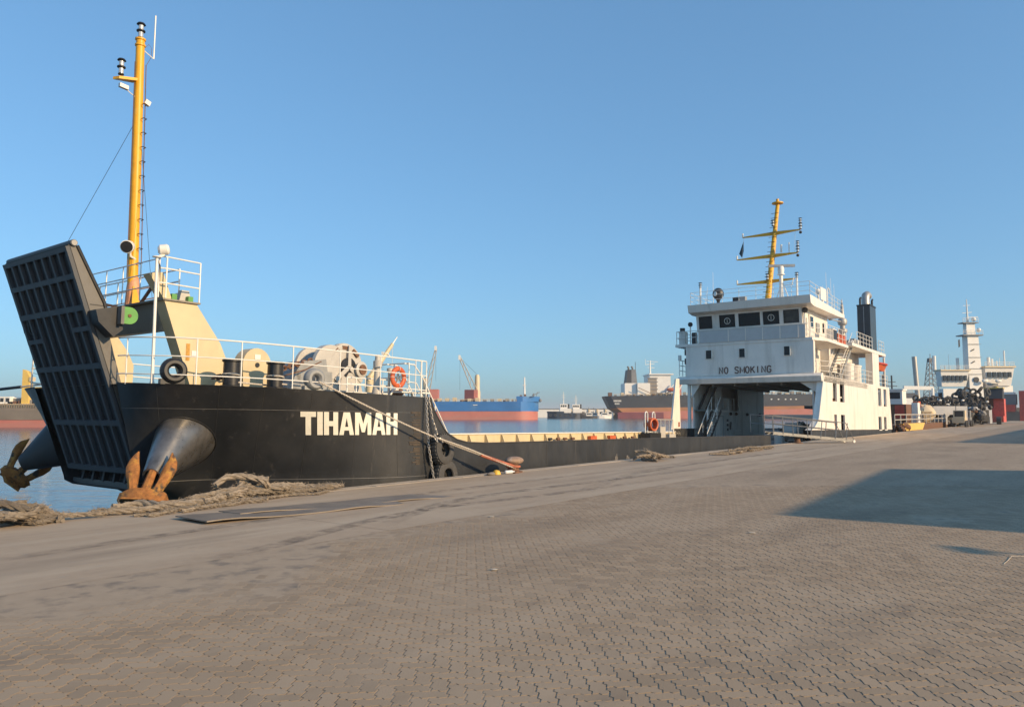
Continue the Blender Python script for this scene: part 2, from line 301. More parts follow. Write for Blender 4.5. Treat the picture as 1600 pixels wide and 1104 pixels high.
for kk, (ctrl, wd_) in enumerate(((((4.6, 8.5), (5.9, 8.6), (7.0, 8.95), (8.1, 9.3), (9.5, 9.6), (10.9, 9.68), (12.4, 9.5), (16, 9.2), (22, 9.0)), .3), (((8.2, 8.8), (9.6, 9.5), (11.2, 10.1), (13, 10.3), (16, 10.2), (22, 9.9), (34, 9.8)), .34), (((2, 10.2), (5, 10.6), (8, 10.9), (12, 11.6), (18, 11.6), (30, 11.2)), .28), (((14, 8.9), (20, 10.6), (28, 11.0), (40, 10.9), (60, 10.8)), .4))):
    vs_ = []; ev_ = []; fs_ = []; cc = [V((x_, y_)) for x_, y_ in ctrl]; pp = []
    for i in range(len(cc)-1):
        p0, p1, p2, p3 = cc[max(i-1, 0)], cc[i], cc[i+1], cc[min(i+2, len(cc)-1)]
        for j in range(10): t = j/10; pp.append(.5*((2*p1) + (p2-p0)*t + (2*p0-5*p1+4*p2-p3)*t*t + (3*p1-p0-3*p2+p3)*t**3))
    for i, p in enumerate(pp):
        d_ = (pp[min(i+1, len(pp)-1)] - pp[max(i-1, 0)]).normalized(); n2_ = V((-d_.y, d_.x)); fade = min(1, i/14, (len(pp)-1-i)/14)
        for q_, e_ in ((-1, 0), (-.6, 1), (0, .75), (.6, 1), (1, 0)): vs_.append((p.x + n2_.x*q_*wd_*.6, p.y + n2_.y*q_*wd_*.6, .0048 + kk*.0006)); ev_.append(e_*fade)
    fs_ = [(i*5+j, i*5+j+1, i*5+6+j, i*5+5+j) for i in range(len(pp)-1) for j in range(4)]
    o = part(MB().add(vs_, fs_), 'tyre_mark', tm_, apron, smooth=False); a_ = o.data.attributes.new('edge', 'FLOAT', 'POINT'); a_.data.foreach_set('value', ev_)
# sand bed with drifts that cover some pavers
from mathutils import noise as MN
PA = R(-3.4)         # the herringbone runs almost straight away from the viewer
def nz(x, y, s): return MN.noise(V((x*s, y*s, 3.7)))
gs = .06; gx = np.arange(-16.5, 16.6, gs); gy = np.arange(2.4, 18.9, gs)
vs = []; 
for y in gy:
    for x in gx:
        h = .58*nz(x*.7, y, .45) + .32*nz(x, y, 1.3) + .12*nz(x, y, 5)
        vv = x*nv.x + y*nv.y
        near = max(0, 1 - (BORD - vv)/2.6) * .5 + max(0, min(1, (-x-1.2)/5)) * .2
        h += near - .12
        vs.append((x, y, max(-.0045, min(.0016, -.0044 + .011*max(0, h-.02)))))
nx = len(gx); fs = []
for j in range(len(gy)-1):
    for i in range(nx-1):
        xm = gx[i]; ym = gy[j]
        if abs(xm) < 5.6 + (ym-2.6)*.667 and xm*nv.x + ym*nv.y < BORD + .4: fs.append((j*nx+i, j*nx+i+1, (j+1)*nx+i+1, (j+1)*nx+i))
paving = struct(MB().add(vs, fs), 'herringbone_paving', sand_m, smooth=True)
# interlocking zigzag pavers, 225 x 112 mm, laid in herringbone
WP = .1125; TE = [(0, 0), (.42, .1), (.58, -.1)]
def outline(w, h):
    pts = []
    for i in range(w): pts += [(i+t, e) for t, e in TE]
    for j in range(h): pts += [(w+e, j+t) for t, e in TE]
    for i in range(w, 0, -1): pts += [(i-t, h-e) for t, e in TE]
    for j in range(h, 0, -1): pts += [(-e, j-t) for t, e in TE]
    return np.array(pts)
def paver(w, h):
    o = outline(w, h) - np.array([w/2, h/2]); o = o*WP
    sz = np.array([w*WP, h*WP])
    top = o*(1 - .0125/sz); bot = o*(1 - .009/sz)
    k = len(o); vv = [(x, y, 0) for x, y in top] + [(x, y, -.006) for x, y in bot]
    return np.array(vv), [tuple(range(k))] + [((i+1) % k, i, k+i, k+(i+1) % k) for i in range(k)]
PM = {}
for key, (w, h) in {'V': (1, 2), 'H': (2, 1)}.items(): PM[key] = paver(w, h)
bricks = []; ca, sa = math.cos(PA), math.sin(PA)
for j in range(int(2.5/WP), int(20/WP)):
    for i in range(-int(17/WP), int(17/WP)):
        r_ = (i+j) % 4
        if r_ == 0: key, cx, cy = 'H', i+1, j+.5
        elif r_ == 2: key, cx, cy = 'V', i+.5, j+1
        else: continue
        x, y = cx*WP, cy*WP
        X = ca*x + sa*y; Y = -sa*x + ca*y
        if abs(X) > 4.6 + (Y-2.6)*.667 or Y < 2.7 or Y > 18.4: continue
        if X*nv.x + Y*nv.y > BORD + .12: continue
        bricks.append((key, X, Y))
inview = sorted([k for k, q in enumerate(bricks) if abs(q[1]) < .665*q[2] and q[2] > 4.38], key=lambda k: bricks[k][2])[:300]; near = set(inview)
side_m = ground_mat('joint_dirt', (.24, .185, .13), [((.26, .2, .14), .5, .7, (6, 6, 1), 4)], .2, .2, 120)
pm = {}
for key in PM:
    me = bpy.data.meshes.new('paver'); me.from_pydata([tuple(p) for p in PM[key][0]], [], PM[key][1]); me.update(); me.materials.append(pav_i); me.materials.append(side_m); me.polygons.foreach_set('material_index', [0] + [1]*(len(me.polygons)-1)); pm[key] = me
for k in inview:
    key, X, Y = bricks[k]; o = bpy.data.objects.new('paver', pm[key]); COL.objects.link(o); o.parent = paving
    o.location = (X, Y, random.uniform(-.0006, .0006)); o.rotation_euler = (random.gauss(0, .003), random.gauss(0, .003), -PA)
AV = []; AF = []; TN = []; base = 0
for k, (key, X, Y) in enumerate(bricks):
    if k in near: continue
    P, F_ = PM[key]; x = P[:, 0]*ca + P[:, 1]*sa + X; y = -P[:, 0]*sa + P[:, 1]*ca + Y
    z = P[:, 2] + random.uniform(-.0007, .0007) + P[:, 0]*random.gauss(0, .003) + P[:, 1]*random.gauss(0, .003)
    AV.append(np.stack([x, y, z], 1)); AF += [tuple(i+base for i in f) for f in F_]; TN += [random.random()]*len(P); base += len(P)
me = bpy.data.meshes.new('paver_field'); me.from_pydata([tuple(p) for p in np.concatenate(AV)], [], AF); me.update(); me.materials.append(pav_s); me.materials.append(side_m); me.polygons.foreach_set('material_index', [0 if len(f) > 4 else 1 for f in AF])
at = me.attributes.new('tone', 'FLOAT', 'POINT'); at.data.foreach_set('value', TN)
pf = bpy.data.objects.new('paver_field', me); COL.objects.link(pf); pf.parent = paving; pf['kind'] = 'stuff'
print('pavers', len(bricks))
# ================================================================== THE LANDING CRAFT
CV = 19.3
craft = root('landing_craft', 'black landing craft moored along the quay with raised bow ramp and white bridge house aft', 'ship', (42, CV, 0), SHIP)
def cp(*a): return part(a[0], a[1], a[2], a[3] if len(a) > 3 else craft, a[4] if len(a) > 4 else None)
# ---- hull surface, near side
STN = [(8.65, 17.4, 7.95, 17.1, 2.425, -.03), (8.85, 17.4, 8.0, 16.5, 2.41, -.06), (9.2, 17.4, 8.14, 15.95, 2.39, -.1), (9.8, 17.38, 8.5, 15.45, 2.38, -.25), (10.5, 17.2, 9.3, 15.02, 2.37, -.75),
       (11.4, 16.3, 10.6, 14.75, 2.36, -1.7), (12.6, 15.34, 12.2, 14.58, 2.335, -2), (14., 14.6, 13.8, 14.52, 2.31, -2), (15.22, 14.5, 15.22, 14.5, 2.285, -2)]
def cat(s):
    i = min(int(s), len(STN)-2); t = s-i
    p = [np.array(STN[min(max(j, 0), len(STN)-1)], float) for j in (i-1, i, i+1, i+2)]
    return .5*((2*p[1]) + (p[2]-p[0])*t + (2*p[0]-5*p[1]+4*p[2]-p[3])*t*t + (3*p[1]-p[0]-3*p[2]+p[3])*t**3)
TOPC = [(15.27, 2.28), (15.35, 2.05), (15.48, 1.85), (15.62, 1.67), (15.84, 1.41), (16., 1.28), (16.39, 1.11), (16.84, 1.02), (17.73, .985), (20, .985), (26, 1.), (33, 1.), (40, 1.), (43.3, 1.), (43.32, .3), (51, .3), (51.02, 1.28), (60, 1.28), (70, 1.28), (76.3, 1.28)]
def sta(s): return cat(s) if s <= 8 else None
LV = [0, .12, .25, .4, .55, .7, .85, 1]
def row(c):
    ul, vl, ut, vt, wtop, wb = c; r = [(ul, CV, wb), (ul+.02, vl+.5 if wb > -1.5 else vl+.8, wb), (ul, vl+.06, min(.05, wb+.5))]
    return r + [(lerp(ul, ut, f), lerp(vl, vt, f), lerp(.16, wtop, f)) for f in LV]
rows = [row(cat(8*i/56)) for i in range(57)] + [row((u, 14.5, u, 14.5, w, -2)) for u, w in TOPC]
def hullv(u, w):
    lo, hi = 0., 8.
    for _ in range(40):
        m = (lo+hi)/2; c_ = cat(m); f = (w-.16)/(c_[4]-.16)
        if lerp(c_[0], c_[2], f) < u: lo = m
        else: hi = m
    return lerp(c_[1], c_[3], f) if u < 15.2 else 14.5
h = MB(); K = len(rows[0])
for sgn in (0, 1):
    vs = [(u, v if not sgn else 2*CV-v, w) for r_ in rows for u, v, w in r_]
    h.add(vs, [(i*K+j, (i+1)*K+j, (i+1)*K+j+1, i*K+j+1) for i in range(len(rows)-1) for j in range(K-1)])
for r_ in (rows[12], rows[-1]):
    m_ = [(u, 2*CV-v, w) for u, v, w in r_]
    for j in range(K-1): h.add([r_[j], r_[j+1], m_[j+1], m_[j]], [(0, 1, 2, 3)])
hull = cp(h, 'hull', hull_black)
for w_, rad, s1 in ((1.86, .004, 7.6), (.16, .007, 7.9)):
    pts = []
    for i in range(60):
        c_ = cat(s1*i/59); f = (w_-.16)/(c_[4]-.16); pts.append((lerp(c_[0], c_[2], f), lerp(c_[1], c_[3], f), w_))
    cp(MB().path(pts, rad, 5), 'weld_seam', mat('seam_paint', (.16, .155, .15), .5), hull)
for u in (20.9, 24.4, 27.1, 33.5, 40.2): cp(B((u, 14.492, -.6), (u+.025, 14.5, .97)), 'plate_seam', mat('plate_seam_paint', (.06, .057, .053), .5), hull)
for s_ in (2.2, 3.9, 4.7, 5.5, 6.3, 7.1, 7.8):
    c_ = cat(s_); cp(MB().path([(lerp(c_[0], c_[2], f), lerp(c_[1], c_[3], f)-.001, lerp(.16, c_[4], f)) for f in (.02, .2, .4, .6, .8, .97)], .0045, 5), 'plate_seam', mat('plate_seam_paint', (.06, .057, .053), .5), hull)
cp(MB().path([(u, 14.5, w+.01) for u, w in TOPC[:14]], .022, 6), 'bulwark_cap', mat('cap_dark', (.05, .048, .045), .45), hull)
# bright scuffs along the low side
scuff = mat('scuffed_paint', (.14, .13, .12), .7, var=.5, scale=9)
for u, w, a_, b_ in ((22.3, -.02, .9, .1), (25.6, .28, .25, .2), (26.5, .2, .35, .24), (27.2, .04, .6, .07)):
    pts = [(u + a_*.5*math.cos(t)*random.uniform(.6, 1), 14.494, w + b_*math.sin(t)*random.uniform(.5, 1)) for t in [2*math.pi*k/22 for k in range(22)]]
    cp(MB().prism(pts, (0, .004, 0)), 'scuff_mark', scuff, hull)
rubm = mat('rubbed_rust', (.075, .058, .043), .8, var=.4, scale=6)
for k in range(26):
    w = .45 + k*.056 + random.uniform(-.02, .02); l = random.uniform(.12, .42)
    vv = hullv(14.75, w)
    cp(B((14.88-l, vv-.011, w), (14.88, vv-.001, w+random.uniform(.015, .045))), 'rub_mark', rubm, hull)
# name on the bow
LET = {'T': [[(.22, 0), (.46, 0), (.46, .78), (.68, .78), (.68, 1), (0, 1), (0, .78), (.22, .78)]], 'I': [[(0, 0), (.25, 0), (.25, 1), (0, 1)]],
       'H': [[(0, 0), (.23, 0), (.23, .39), (.43, .39), (.43, 0), (.66, 0), (.66, 1), (.43, 1), (.43, .61), (.23, .61), (.23, 1), (0, 1)]]}
ha = [(0, 0), (.21, 0), (.245, .2), (.36, .2), (.36, .36), (.28, .36), (.36, .76), (.36, 1), (.2, 1)]; LET['A'] = [ha, [(.72-x, y) for x, y in ha][::-1]]
hm = [(0, 0), (.2, 0), (.2, .6), (.34, .12), (.42, .12), (.42, .5), (.26, 1), (0, 1)]; LET['M'] = [hm, [(.84-x, y) for x, y in hm][::-1]]
WID = dict(T=.68, I=.25, H=.66, A=.72, M=.84); x = 0
for ch in 'TIHAMAH':
    bm = bmesh.new()
    for pl in LET[ch]: bm.faces.new([bm.verts.new((x+px, py, 0)) for px, py in pl])
    bm.normal_update(); bmesh.ops.triangulate(bm, faces=bm.faces, ngon_method='EAR_CLIP'); bmesh.ops.subdivide_edges(bm, edges=bm.edges, cuts=2)
    bm.verts.ensure_lookup_table(); vs = []
    for v_ in bm.verts:
        u = 11.31 + .565*v_.co.x + .25*(1-v_.co.y)*(1-v_.co.x/5.4)-.03; w = 1.272 + .565*v_.co.y; vs.append((u, hullv(u, w)-.013, w))
    cp(MB().add(vs, [[v_.index for v_ in f.verts] for f in bm.faces]), 'name_letter', letter_w, hull); bm.free(); x += WID[ch] + .055
# ---- decks and bulkheads
ed = [(c_[2], c_[3]+.03, c_[4]-.03) for c_ in (cat(8*i/24) for i in range(25))]
fd = MB(); n_ = len(ed); fd.add(ed + [(u, 2*CV-v, w) for u, v, w in ed], [(i, i+1, n_+i+1, n_+i) for i in range(n_-1)])
fd.add([(15.22, 14.52, -.1), (15.22, 2*CV-14.52, -.1), (15.22, 2*CV-14.52, 2.25), (15.22, 14.52, 2.25)], [(0, 1, 2, 3)])
cp(fd, 'foredeck', deck_m)
cp(B((15.3, 14.56, -.1), (76.2, 24.05, -.02)), 'well_deck', deck_m)
# ---- far bulwark, seen from inside, with its stays
bw = MB().box((16.5, 24.0, -.02), (51, 24.05, 1.02)); bul = cp(bw, 'bulwark', gantry_c)
cp(B((16.4, 23.93, 1.022), (51, 24.13, 1.075)), 'bulwark_rail', rail_w, bul)
stay = None; k = 0; u = 17.6
while u < 50.4:
    if stay is None:
        stay = part(MB().prism([(0+42, 23.995, -.01), (42, 23.5, -.01), (42, 23.52, .12), (42, 23.9, .98), (42, 23.995, .98)], (.05, 0, 0)), 'stay', gantry_c, bul, smooth=False); stay.location = (u-42, 0, 0)
    else: like(stay, (u-42, 0, 0), bul)
    u += 1.29
# bow ramp ---------------------------------------------------------
N0, F0 = 17.4, 20.9
def rp(w): return 8.74 - (w-.3)*(8.74-6.92)/(5.37-.3)        # outer face line in the u-w plane
nr = V((-(5.37-.3), 0, -(8.74-6.92))).normalized()             # outward normal of the outer face
ramp = cp(MB().prism([(rp(5.37)+.02, N0, 5.36), (7.06, N0, 5.4), (7.74, N0, 4.15), (7.84, N0, 3.6), (8.2, N0, 2.4), (8.9, N0, .35), (rp(.35)+.02, N0, .35)], (0, F0-N0, 0)), 'bow_ramp', ramp_side, craft)
cp(MB().obox((rp(2.86), (N0+F0)/2, 2.86), V((rp(5.35)-rp(.32), 0, 5.03))/2, (0, (F0-N0)/2-.01, 0), nr*.015), 'ramp_panel', ramp_dark, ramp)
def on(w, v, o=0): return V((rp(w), v, w)) + nr*o
for k in range(9):
    v = N0 + .05 + k*(F0-N0-.1)/8; wid = .11 if k in (0, 8) else .085
    cp(MB().obox((on(5.33, v) + on(.45, v))/2 + nr*.045, (on(5.33, v)-on(.45, v))/2, (0, wid/2, 0), nr*.04), 'rib', ramp_grey, ramp)
for w, hh, va, vb in ((4.74, .11, N0, F0), (4.08, .12, N0, F0), (3.64, .1, N0, N0+.9), (3.5, .1, F0-.9, F0), (2.83, .12, N0, F0), (1.55, .12, N0, F0), (.45, .12, N0, F0), (5.3, .1, N0, F0)):
    cp(MB().obox(on(w, (va+vb)/2, .047), (on(w+hh/2, 0)-on(w-hh/2, 0))/2, (0, (vb-va)/2+.004, 0), nr*.041), 'cross_rib', ramp_grey, ramp)
cp(MB().tube((7.0, N0-.05, 5.42), (7.0, F0+.02, 5.42), .075, 14), 'top_roller', ramp_grey, ramp)
cp(MB().tube((7.0, N0-.07, 5.42), (7.0, N0-.045, 5.42), .06, 14), 'roller_cap', mat('cap_pale', (.35, .33, .3), .5), ramp)
cp(MB().path([(7.08, N0-.02, 5.38), (7.72, N0-.02, 4.2), (7.8, N0-.02, 3.9)], .035, 6), 'edge_bar', black_m, ramp)
cp(B((7.42, N0-.006, 4.12), (7.74, N0+.0, 4.14)), 'plate_joint', black_m, ramp)
for k in range(6):   # lower flap hinges
    v = N0+.3+k*.55; cp(MB().obox((8.86, v, .2), (.06, 0, -.02), (0, .05, 0), (0.02, 0, .12)), 'hinge', ramp_dark, ramp)
cp(B((8.8, N0-.1, -.03), (9.2, F0+.1, .12)), 'ramp_sill', hull_black, ramp)
for s_ in (0, 1):    # hinge arms and green lugs at the ramp's shoulders
    my = (lambda v: v) if not s_ else (lambda v: 38.0-v)
    ab = MB().prism([(7.38, my(17.36), 3.98), (7.88, my(17.36), 4.12), (7.98, my(17.36), 3.6), (7.78, my(17.36), 3.42), (7.45, my(17.36), 3.72)], (0, (-.36 if not s_ else .36), 0))
    cp(ab, 'hinge_arm', black_m, craft)
    cp(B((7.83, min(my(16.98), my(16.8)), 3.7), (7.9, max(my(16.98), my(16.8)), 4.1)), 'arm_plate', ramp_side, craft)
    pts = [(7.9, my(16.84), 3.72), (7.9, my(16.84), 4.09)] + [(8.03 + .19*math.sin(t), my(16.84), 3.905 + .19*math.cos(t)) for t in [math.pi*k/10 for k in range(11)]]
    lug = cp(MB().prism(pts, (0, (.08 if not s_ else -.08), 0)), 'green_lug', green_p, craft)
    cp(MB().tube((8.03, my(16.82), 3.9), (8.03, my(16.95), 3.9), .04, 10), 'pin', brown, lug)
# bow gantry -------------------------------------------------------
LEG = [(8.78, 4.35), (9.58, 4.34), (10.23, 3.48), (10.4, 3.12), (10.39, 2.36), (9.52, 2.36), (9.3, 2.96)]
gant = cp(MB().prism([(u, 16.8, w) for u, w in LEG], (0, .42, 0)), 'gantry_leg', gantry_c)
cp(MB().prism([(u, 21.4, w) for u, w in LEG], (0, .42, 0)), 'gantry_leg', gantry_c)
cp(B((8.72, 16.74, 4.352), (9.64, 21.88, 4.39)), 'gantry_top_plate', mat('plate_edge', (.25, .22, .17), .6), craft)
cp(MB().prism([(8.84, 17.225, 4.34), (9.5, 17.225, 4.34), (9.5, 17.225, 3.78), (8.95, 17.225, 3.7)], (0, 4.17, 0)), 'gantry_crossbeam', mat('crossbeam_paint', (.22, .2, .16), .55, var=.1), craft)
for v in (16.84, 21.3):
    cp(MB().prism([(8.42, v, 4.93), (8.74, v, 5.0), (8.98, v, 4.39), (8.78, v, 4.39)], (0, .3, 0)), 'gantry_post', gantry_c, craft)
cp(MB().prism([(8.7, 16.9, 4.6), (9.0, 16.9, 4.39), (8.8, 16.9, 4.39)], (0, .06, 0)), 'gusset', brown, craft)
for u, v in ((8.98, 16.83), (9.42, 16.9)):
    cp(B((u-.02, v-.03, 4.4), (u+.1, v+.2, 4.53)), 'deck_fitting', green_p, craft)
cp(MB().prism([(9.24, 17, 4.4), (9.3, 17, 4.68), (9.48, 17, 4.68), (9.55, 17, 4.4)], (0, .16, 0)), 'bracket', mach_cream, craft)
cp(MB().prism([(9.36, 16.795, 3.0), (9.45, 16.795, 3.0), (9.45, 16.795, 3.4), (9.36, 16.795, 3.4)], (0, -.006, 0)), 'rust_stain', mat('stain_orange', (.5, .26, .05), .7, var=.3, scale=14), craft)
cp(B((9.5, 16.785, 3.12), (9.66, 16.799, 3.24)), 'notice_plate', rail_w, craft)
for v0, v1 in ((17.0, 19.0), (21.3, 19.5)):
    cp(MB().beam((8.68, v0, 4.82), (9.25, v1, 4.42), .06, .06), 'brace', brown, craft)
# platform rails
pr = MB().rail([(8.6, 21.9, 4.39), (8.6, 16.75, 4.39)], (.3, .6, .9), .85, .014)
pr.rail([(8.6, 16.75, 4.39), (8.75, 16.7, 4.39), (9.6, 16.75, 4.39)], (.34, .68, .95), .9, .017)
cp(pr, 'platform_railing', rail_w)
cp(MB().rail([(9.55, 17.6, 4.39), (9.55, 21.8, 4.39)], (.3, .6, .9), 1., .018), 'platform_railing', rail_w)
# foremast ---------------------------------------------------------
fm = cp(MB().lathe((9.3, 19.4, 4.36), (-.022, 0, 1), [(.13, 0), (.125, .9), (.118, 4), (.105, 7.0), (.13, 7.02), (.13, 7.06), (.105, 7.08), (.105, 7.16), (.13, 7.18), (.13, 7.22), (.02, 7.23)], 20), 'foremast', yellow)
def fmp(w, a=0., b=0.): return V((9.3-.022*(w-4.36)+a, 19.4+b, w))
cp(MB().prism([fmp(4.4, -.15, -.3), fmp(4.4, .1, -.3), fmp(5.0, .02, -.14), fmp(5.0, -.06, -.14)], (0, .05, 0)), 'mast_gusset', yellow, fm)
cp(MB().lathe((9.3, 19.4, 4.34), (0, 0, 1), [(.26, 0), (.26, .06), (.18, .1), (.155, .6), (.128, .9)], 16), 'mast_foot', mat('mast_foot_paint', (.62, .3, .16), .6, var=.3, scale=5), fm)
cp(MB().prism([fmp(10.35, -.55, -.09), fmp(10.35, -.62, .1), fmp(10.45, -.1, .12), fmp(10.45, -.1, -.12)], (0, 0, -.07)), 'light_shelf', yellow, fm)
def navlight(c, r, hh, par):
    p = part(MB().lathe(c, (0, 0, 1), [(r*.8, 0), (r*.8, hh*.05), (r*.62, hh*.07), (r*.62, hh*.4), (r*1.15, hh*.44), (r*1.15, hh*.5), (r*.62, hh*.54), (r*.62, hh*.84), (r*1.2, hh*.88), (r*.9, hh*.97), (r*.1, hh)], 14), 'navigation_light', black_m, par)
    part(MB().lathe(c, (0, 0, 1), [(r*.66, hh*.08), (r*.66, hh*.38)], 14).lathe(c, (0, 0, 1), [(r*.66, hh*.56), (r*.66, hh*.82)], 14), 'lens', lamp_gl, p) if par is craft else part(MB().lathe(c, (0, 0, 1), [(r*.66, hh*.08), (r*.66, hh*.38)], 14).lathe(c, (0, 0, 1), [(r*.66, hh*.56), (r*.66, hh*.82)], 14), 'light_lens', lamp_gl, par)
navlight(fmp(11.59), .095, .43, fm); navlight(fmp(10.43, -.47), .09, .43, fm)
cp(MB().tube(fmp(11.15, .34, -.05), fmp(12.35, .36, -.05), .018, 6).tube(fmp(11.3, .1), fmp(11.15, .34, -.05), .012, 5), 'whip_antenna', rail_w, fm)
cp(MB().path([fmp(11.4, .14), fmp(11.52, .22), fmp(11.45, .3), fmp(11.2, .3), fmp(10.9, .16)], .006, 4).path([fmp(10.9, .14, -.06), fmp(8, .16, -.06), fmp(5.2, .18, -.06)], .012, 5).path([fmp(10.9, -.14, -.04), fmp(8, -.15, -.04), fmp(5.2, -.17, -.04)], .012, 5), 'cable', brown, fm)
cp(MB().obox(fmp(10.12, -.42, -.06), (.12, .02, .0), (0, .05, 0), (0, 0, .05)).tube(fmp(10.1, -.4, -.05), fmp(9.98, -.1), .012, 5), 'camera', rail_w, fm)
cp(MB().obox(fmp(9.9, .2, -.06), (.07, .01, -.02), (0, .05, 0), (.02, 0, .06)), 'junction_box', rail_w, fm)
for k in range(12):
    w = 5.6 + k*.38
    cp(MB().path([fmp(w, .02, -.14), fmp(w, .03, -.24), fmp(w, .12, -.22), fmp(w, .13, -.08)], .011, 5), 'rung', black_m, fm)
fl = cp(MB().lathe(fmp(5.95, -.3, -.3), (-.55, -.6, -.25), [(.08, -.2), (.15, -.1), (.165, .06), (.14, .07)], 16), 'floodlight', rail_w, fm)
cp(MB().lathe(fmp(5.95, -.3, -.3), (-.55, -.6, -.25), [(.145, .064), (.145, .075)], 16), 'floodlight_glass', black_m, fm)
cp(MB().path([fmp(5.95, -.2, -.2), fmp(5.75, -.15, -.15), fmp(5.7, 0, -.1)], .03, 6), 'floodlight_bracket', rail_w, fm)
cp(MB().tube(fmp(9.2, -.12), (7.9, 21.4, 4.9), .006, 4), 'mast_stay', black_m, fm); cp(MB().tube(fmp(8.9, .1), (9.2, 18.2, 4.6), .005, 4), 'mast_stay', black_m, fm)
for (u, v, w) in ((7.98, 21.25, 5.0), (8.1, 21.15, 5.35)): cp(MB().ball((u, v, w), .03, 6, 4), 'stay_insulator', black_m, fm)
# pole and searchlight at the near rail
pole = cp(MB().lathe((8.5, 16.62, 2.4), (-.012, 0, 1), [(.06, 0), (.036, .1), (.032, 2.86), (.1, 2.87), (.1, 2.89), (.02, 2.9)], 10), 'signal_pole', rail_w)
cp(MB().lathe((8.62, 16.6, 5.47), (.8, -.5, .15), [(.07, -.14), (.12, -.09), (.125, .06), (.09, .1), (.02, .11)], 16).path([(8.5, 16.6, 5.3), (8.58, 16.6, 5.32), (8.66, 16.58, 5.42)], .03, 6), 'searchlight', rail_w, pole)
cp(MB().path([(8.5, 16.7, 5.3), (8.6, 16.72, 5.1), (8.62, 16.75, 4.7)], .015, 5), 'cable', black_m, pole)
# ---- foredeck railing, along the near and far edges
def dk(s, ins=.1):
    c_ = cat(s); return V((c_[2]+ (.06 if s < .2 else 0), c_[3]+ins, c_[4]))
HS = (.2, .6, 1.0); r1 = MB(); pts = [dk(8*i/40) for i in range(41)]; pts = pts[:-1] + [V((15.18, 14.6, 2.28))]
for h_ in HS: r1.path([p + V((0, 0, h_)) for p in pts], .013 if h_ < 1 else .018, 6)
for s_ in (0.75, 2.1, 3.45, 4.33, 5.2, 6.0, 6.8, 7.6): p = dk(s_); r1.tube(p - V((0, 0, .03)), p + V((0, 0, 1.0)), .015, 6)
r1.tube((15.0, 14.62, 2.25), (15.0, 14.62, 3.27), .026, 6).tube((15.18, 14.6, 2.25), (15.18, 14.6, 3.26), .018, 6)
cp(r1, 'foredeck_railing', rail_w)
r2 = MB(); pts = [V((p.x, 2*CV-p.y, p.z)) for p in pts[14:]]
for h_ in HS: r2.path([p + V((0, 0, h_)) for p in pts], .02, 6)
for s_ in (2.85, 3.45, 4.33, 5.2, 6.0, 6.8, 7.5): p = dk(s_); p.y = 2*CV-p.y; r2.tube(p, p + V((0, 0, 1.0)), .02, 6)
cp(r2, 'foredeck_railing', rail_w)
r3 = MB().rail([(15.1, 15.2, 2.26), (15.1, 16.4, 2.26)], HS, .6, .02)
cp(r3, 'foredeck_railing', rail_w)
# ladder rails going down to the well deck
sr = MB()
for v in (15.3, 16.0):
    sr.path([(15.0, v, 3.25), (15.4, v, 3.24), (15.75, v, 2.9), (17.1, v, .95), (17.2, v, .3)], .022, 6).path([(15.1, v, 2.75), (15.5, v, 2.72), (17.1, v, .45)], .018, 6)
    sr.tube((16.3, v, 1.2), (16.3, v, 2.08), .02, 6).beam((15.3, v, 2.2), (17.3, v, -.02), .03, .16)
for k in range(9): sr.box((15.5+k*.2, 15.3, 1.98-k*.225), (15.68+k*.2, 16.0, 2.0-k*.225))
cp(sr, 'deck_ladder', rail_w)
# fairlead chocks
def chock(s_, sc, m_):
    p = dk(s_, .2); ax = V((-.25, -1, 0)) if s_ < 4 else V((-.1, -1, 0)); c = p + V((0, 0, .3*sc))
    k = MB().torus(c, ax, .2*sc, .1*sc, 24, 10, 1.5)
    e = V((1, -.25, 0)).normalized(); k.obox(p + V((0, .06, .05)), e*.26*sc, e.cross(zv)*.1, V((0, 0, .06)))
    return cp(k, 'fairlead_chock', m_)
chock(2.95, .95, black_m); chock(5.6, .9, grey_mach)
# bitts, chain, winch
for i, (u, v) in enumerate(((10.0, 15.9), (11.02, 15.65))):
    bt = cp(MB().lathe((u, v, 2.36), zv, [(.3, 0), (.3, .05), (.19, .07), (.185, .6), (.22, .62), (.22, .66), (.16, .68)], 18), 'mooring_bitt', black_m)
    cp(B((u-.4, v-.3, 2.33), (u+.6, v+.3, 2.39)), 'bitt_base', deck_m, bt); cp(MB().torus((u, v, 2.66), (.1, .1, 1), .2, .022, 18, 6), 'rope_turn', rope_m, bt)
    cp(MB().path([(u, v-.16, 2.5), (u+.5, v-.1, 2.48), (u+1.3, v+.1, 2.47)], .02, 6), 'rope_lead', rope_m, bt)
hs = MB(); pl = [(10.98 + .4*math.sin(t), 16.35, 2.98 + .42*math.cos(t)) for t in [-1.6 + 3.2*k/12 for k in range(13)]]
hs.prism(pl + [(11.36, 16.35, 2.36), (10.62, 16.35, 2.36)], (0, .4, 0)); dg = cp(hs, 'drum_guard', gantry_c)
cp(B((10.9, 16.335, 3.12), (11.06, 16.349, 3.24)), 'data_plate', rail_w, dg); cp(MB().tube((10.98, 16.33, 2.98), (10.98, 16.36, 2.98), .06, 12), 'shaft_end', black_m, dg)
cp(MB().chain([(9.9, 16.5, 2.6), (10.7, 16.6, 2.78), (11.4, 16.6, 2.8), (12.2, 16.6, 3.05), (12.9, 16.7, 3.25)], .16, .026, .055), 'anchor_chain', brown)
cp(MB().path([(11.3, 16.3, 2.62), (12.4, 16.3, 2.95), (12.9, 16.3, 3.2)], .018, 6), 'tensioned_wire', brown)
wn_ = cp(MB().prism([(12.15, 16.6, 2.36), (12.35, 16.6, 2.95), (12.55, 16.6, 3.2), (13.3, 16.6, 3.3), (13.5, 16.6, 2.36)], (0, 1.2, 0)), 'winch', grey_mach)
